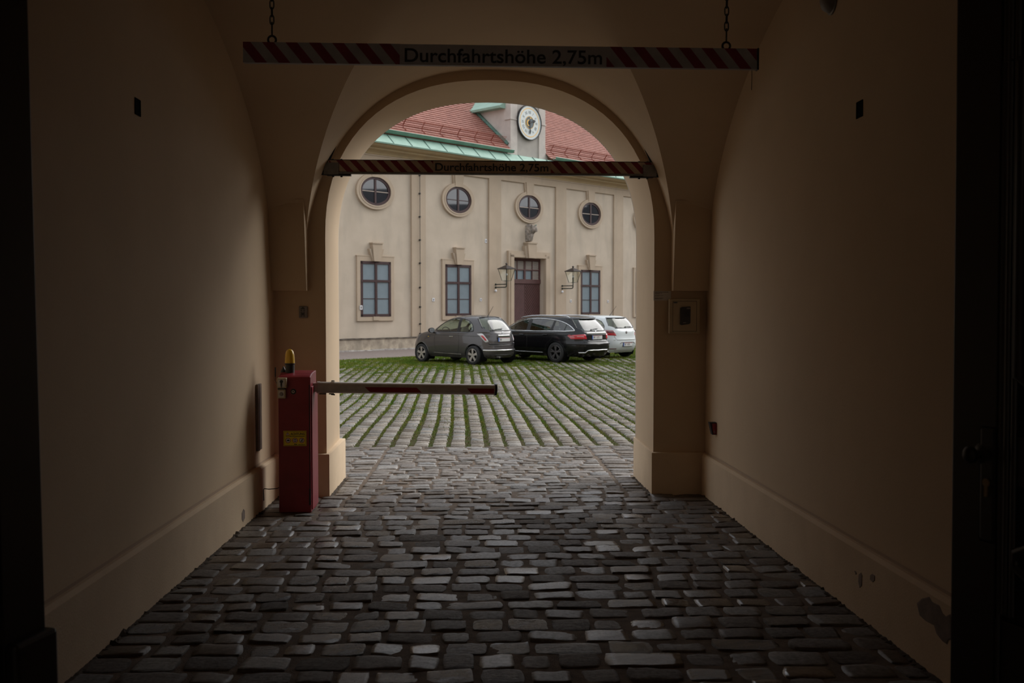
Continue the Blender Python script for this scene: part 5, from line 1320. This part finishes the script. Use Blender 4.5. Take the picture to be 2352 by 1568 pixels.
t = box_thing('key_cabinet', 'beige metal key cabinet with black keypad on the right pier', 'cabinet', ((p0.x + p1.x) / 2, YE, (p0.z + p1.z) / 2))
w, h = (p1.x - p0.x) / 2, (p0.z - p1.z) / 2
MB().box(-w, w, -.07, 0, -h, h, .006).build('body', M['beige_metal'], t)
gp = MB()
for a in ((-w + .028, w - .028, h - .022, h - .019), (-w + .028, w - .028, -h + .019, -h + .022), (-w + .028, -w + .0295, -h + .02, h - .02), (w - .031, w - .028, -h + .02, h - .02)): gp.box(a[0], a[1], -.0712, -.069, a[2], a[3])
gp.build('door_gap', M['dark_plastic'], t)
dr_ = MB().box(-w + .031, w - .032, -.0725, -.069, -h + .023, h - .023, .001).build('door', M['beige_metal'], t)
kp = MB().prism([(-.050 + .012, .070), (-.034 + .012, .079), (.030 + .012, .084), (.034 + .012, .079), (.033 + .012, -.058), (.020 + .012, -.066), (-.042 + .012, -.075), (-.052 + .012, -.068)][::-1], -.092, -.072).build('keypad', M['dark_plastic'], dr_)
e_ = MB(); e_.prism(ell(.028, .068, .017, .006, 20), -.0935, -.0925); e_.build('keypad_mark', M['grey_plastic'], dr_); MB().box(-.018, .008, -.0935, -.092, -.057, -.051).build('keypad_mark', M['grey_plastic'], dr_)
bt = MB()
for r_ in range(4):
    for q in range(3): bt.box(.0 + q * .015 - .004, .0 + q * .015 + .004, -.0955, -.092, .045 - r_ * .014 - .004, .045 - r_ * .014 + .004, .001)
bt.build('keypad_buttons', M['black_iron'], dr_)
e_ = MB(); e_.prism(ell(-w + .052, h - .032, .020, .006, 20), -.0735, -.0725); e_.build('oval_mark', M['dial_blue'], dr_)
# red emergency switch on the right wall
t = box_thing('call_box', 'small dark red call box low on the right wall', 'switch', (XR, 8.12, .615))
MB().prism([(0, .05), (-.058, .05), (-.034, -.05), (0, -.05)], -.032, .03, 'xz').build('housing', M['black_print'], t)
MB().prism([(-.002, .044), (-.040, .041), (-.026, -.044), (-.002, -.044)], -.036, -.031, 'xz').build('red_face', M['red_box'], t)
MB().prism([(-.024, -.034), (-.012, -.034), (-.018, -.006)], -.0372, -.036).build('white_mark', M['grey_plastic'], t)
# small square wall holes, their inner shade painted as flat black panels
for X_, px, py, lab, sg in ((XL, 315.5, 246, 'small dark square opening high on the left wall', 1), (XR, 1975, 251, 'small dark square opening high on the right wall', -1)):
    p = on_x(px, py, X_); t = box_thing('wall_vent', lab, 'vent', (X_, p.y, p.z))
    f = MB(); a, b_ = (0, .004) if sg > 0 else (-.004, 0)
    for q in ((-.042, .042, .036, .042), (-.042, .042, -.042, -.036), (-.042, -.036, -.042, .042), (.036, .042, -.042, .042)): f.box(a, b_, *q)
    f.build('frame', M['arch'], t); MB().box(a * .4, b_ * .4, -.036, .036, -.036, .036).build('hole_shade', M['arch'], t)
# small round detector high on the right wall and a loose wire
p = on_x(1912, -2, XR)
t = box_thing('wall_detector', 'small grey dome fixed high on the right wall', 'lamp', (XR, p.y, p.z))
MB().lathe([(.075, 0), (.075, -.015), (.062, -.045), (.03, -.062), (0, -.065)], 28, (0, 0, 0), 'x', False).build('dome', M['grey_plastic'], t, smooth=50)
MB().lathe([(.085, 0), (.085, -.008), (.07, -.012)], 28, (0, 0, 0), 'x', False).build('base', M['steel'], t, smooth=50)
a_, b_ = on_x(1727, 150, XR - .01), on_x(1726, 207, XR - .01)
wr = MB().tube([a_, (XR - .008, (a_.y + b_.y) / 2, (a_.z + b_.z) / 2), b_], .0022, 6).build('wire', M['cable']); tag(wr, 'short thin black wire hanging on the right wall by the hanging board', 'wire')
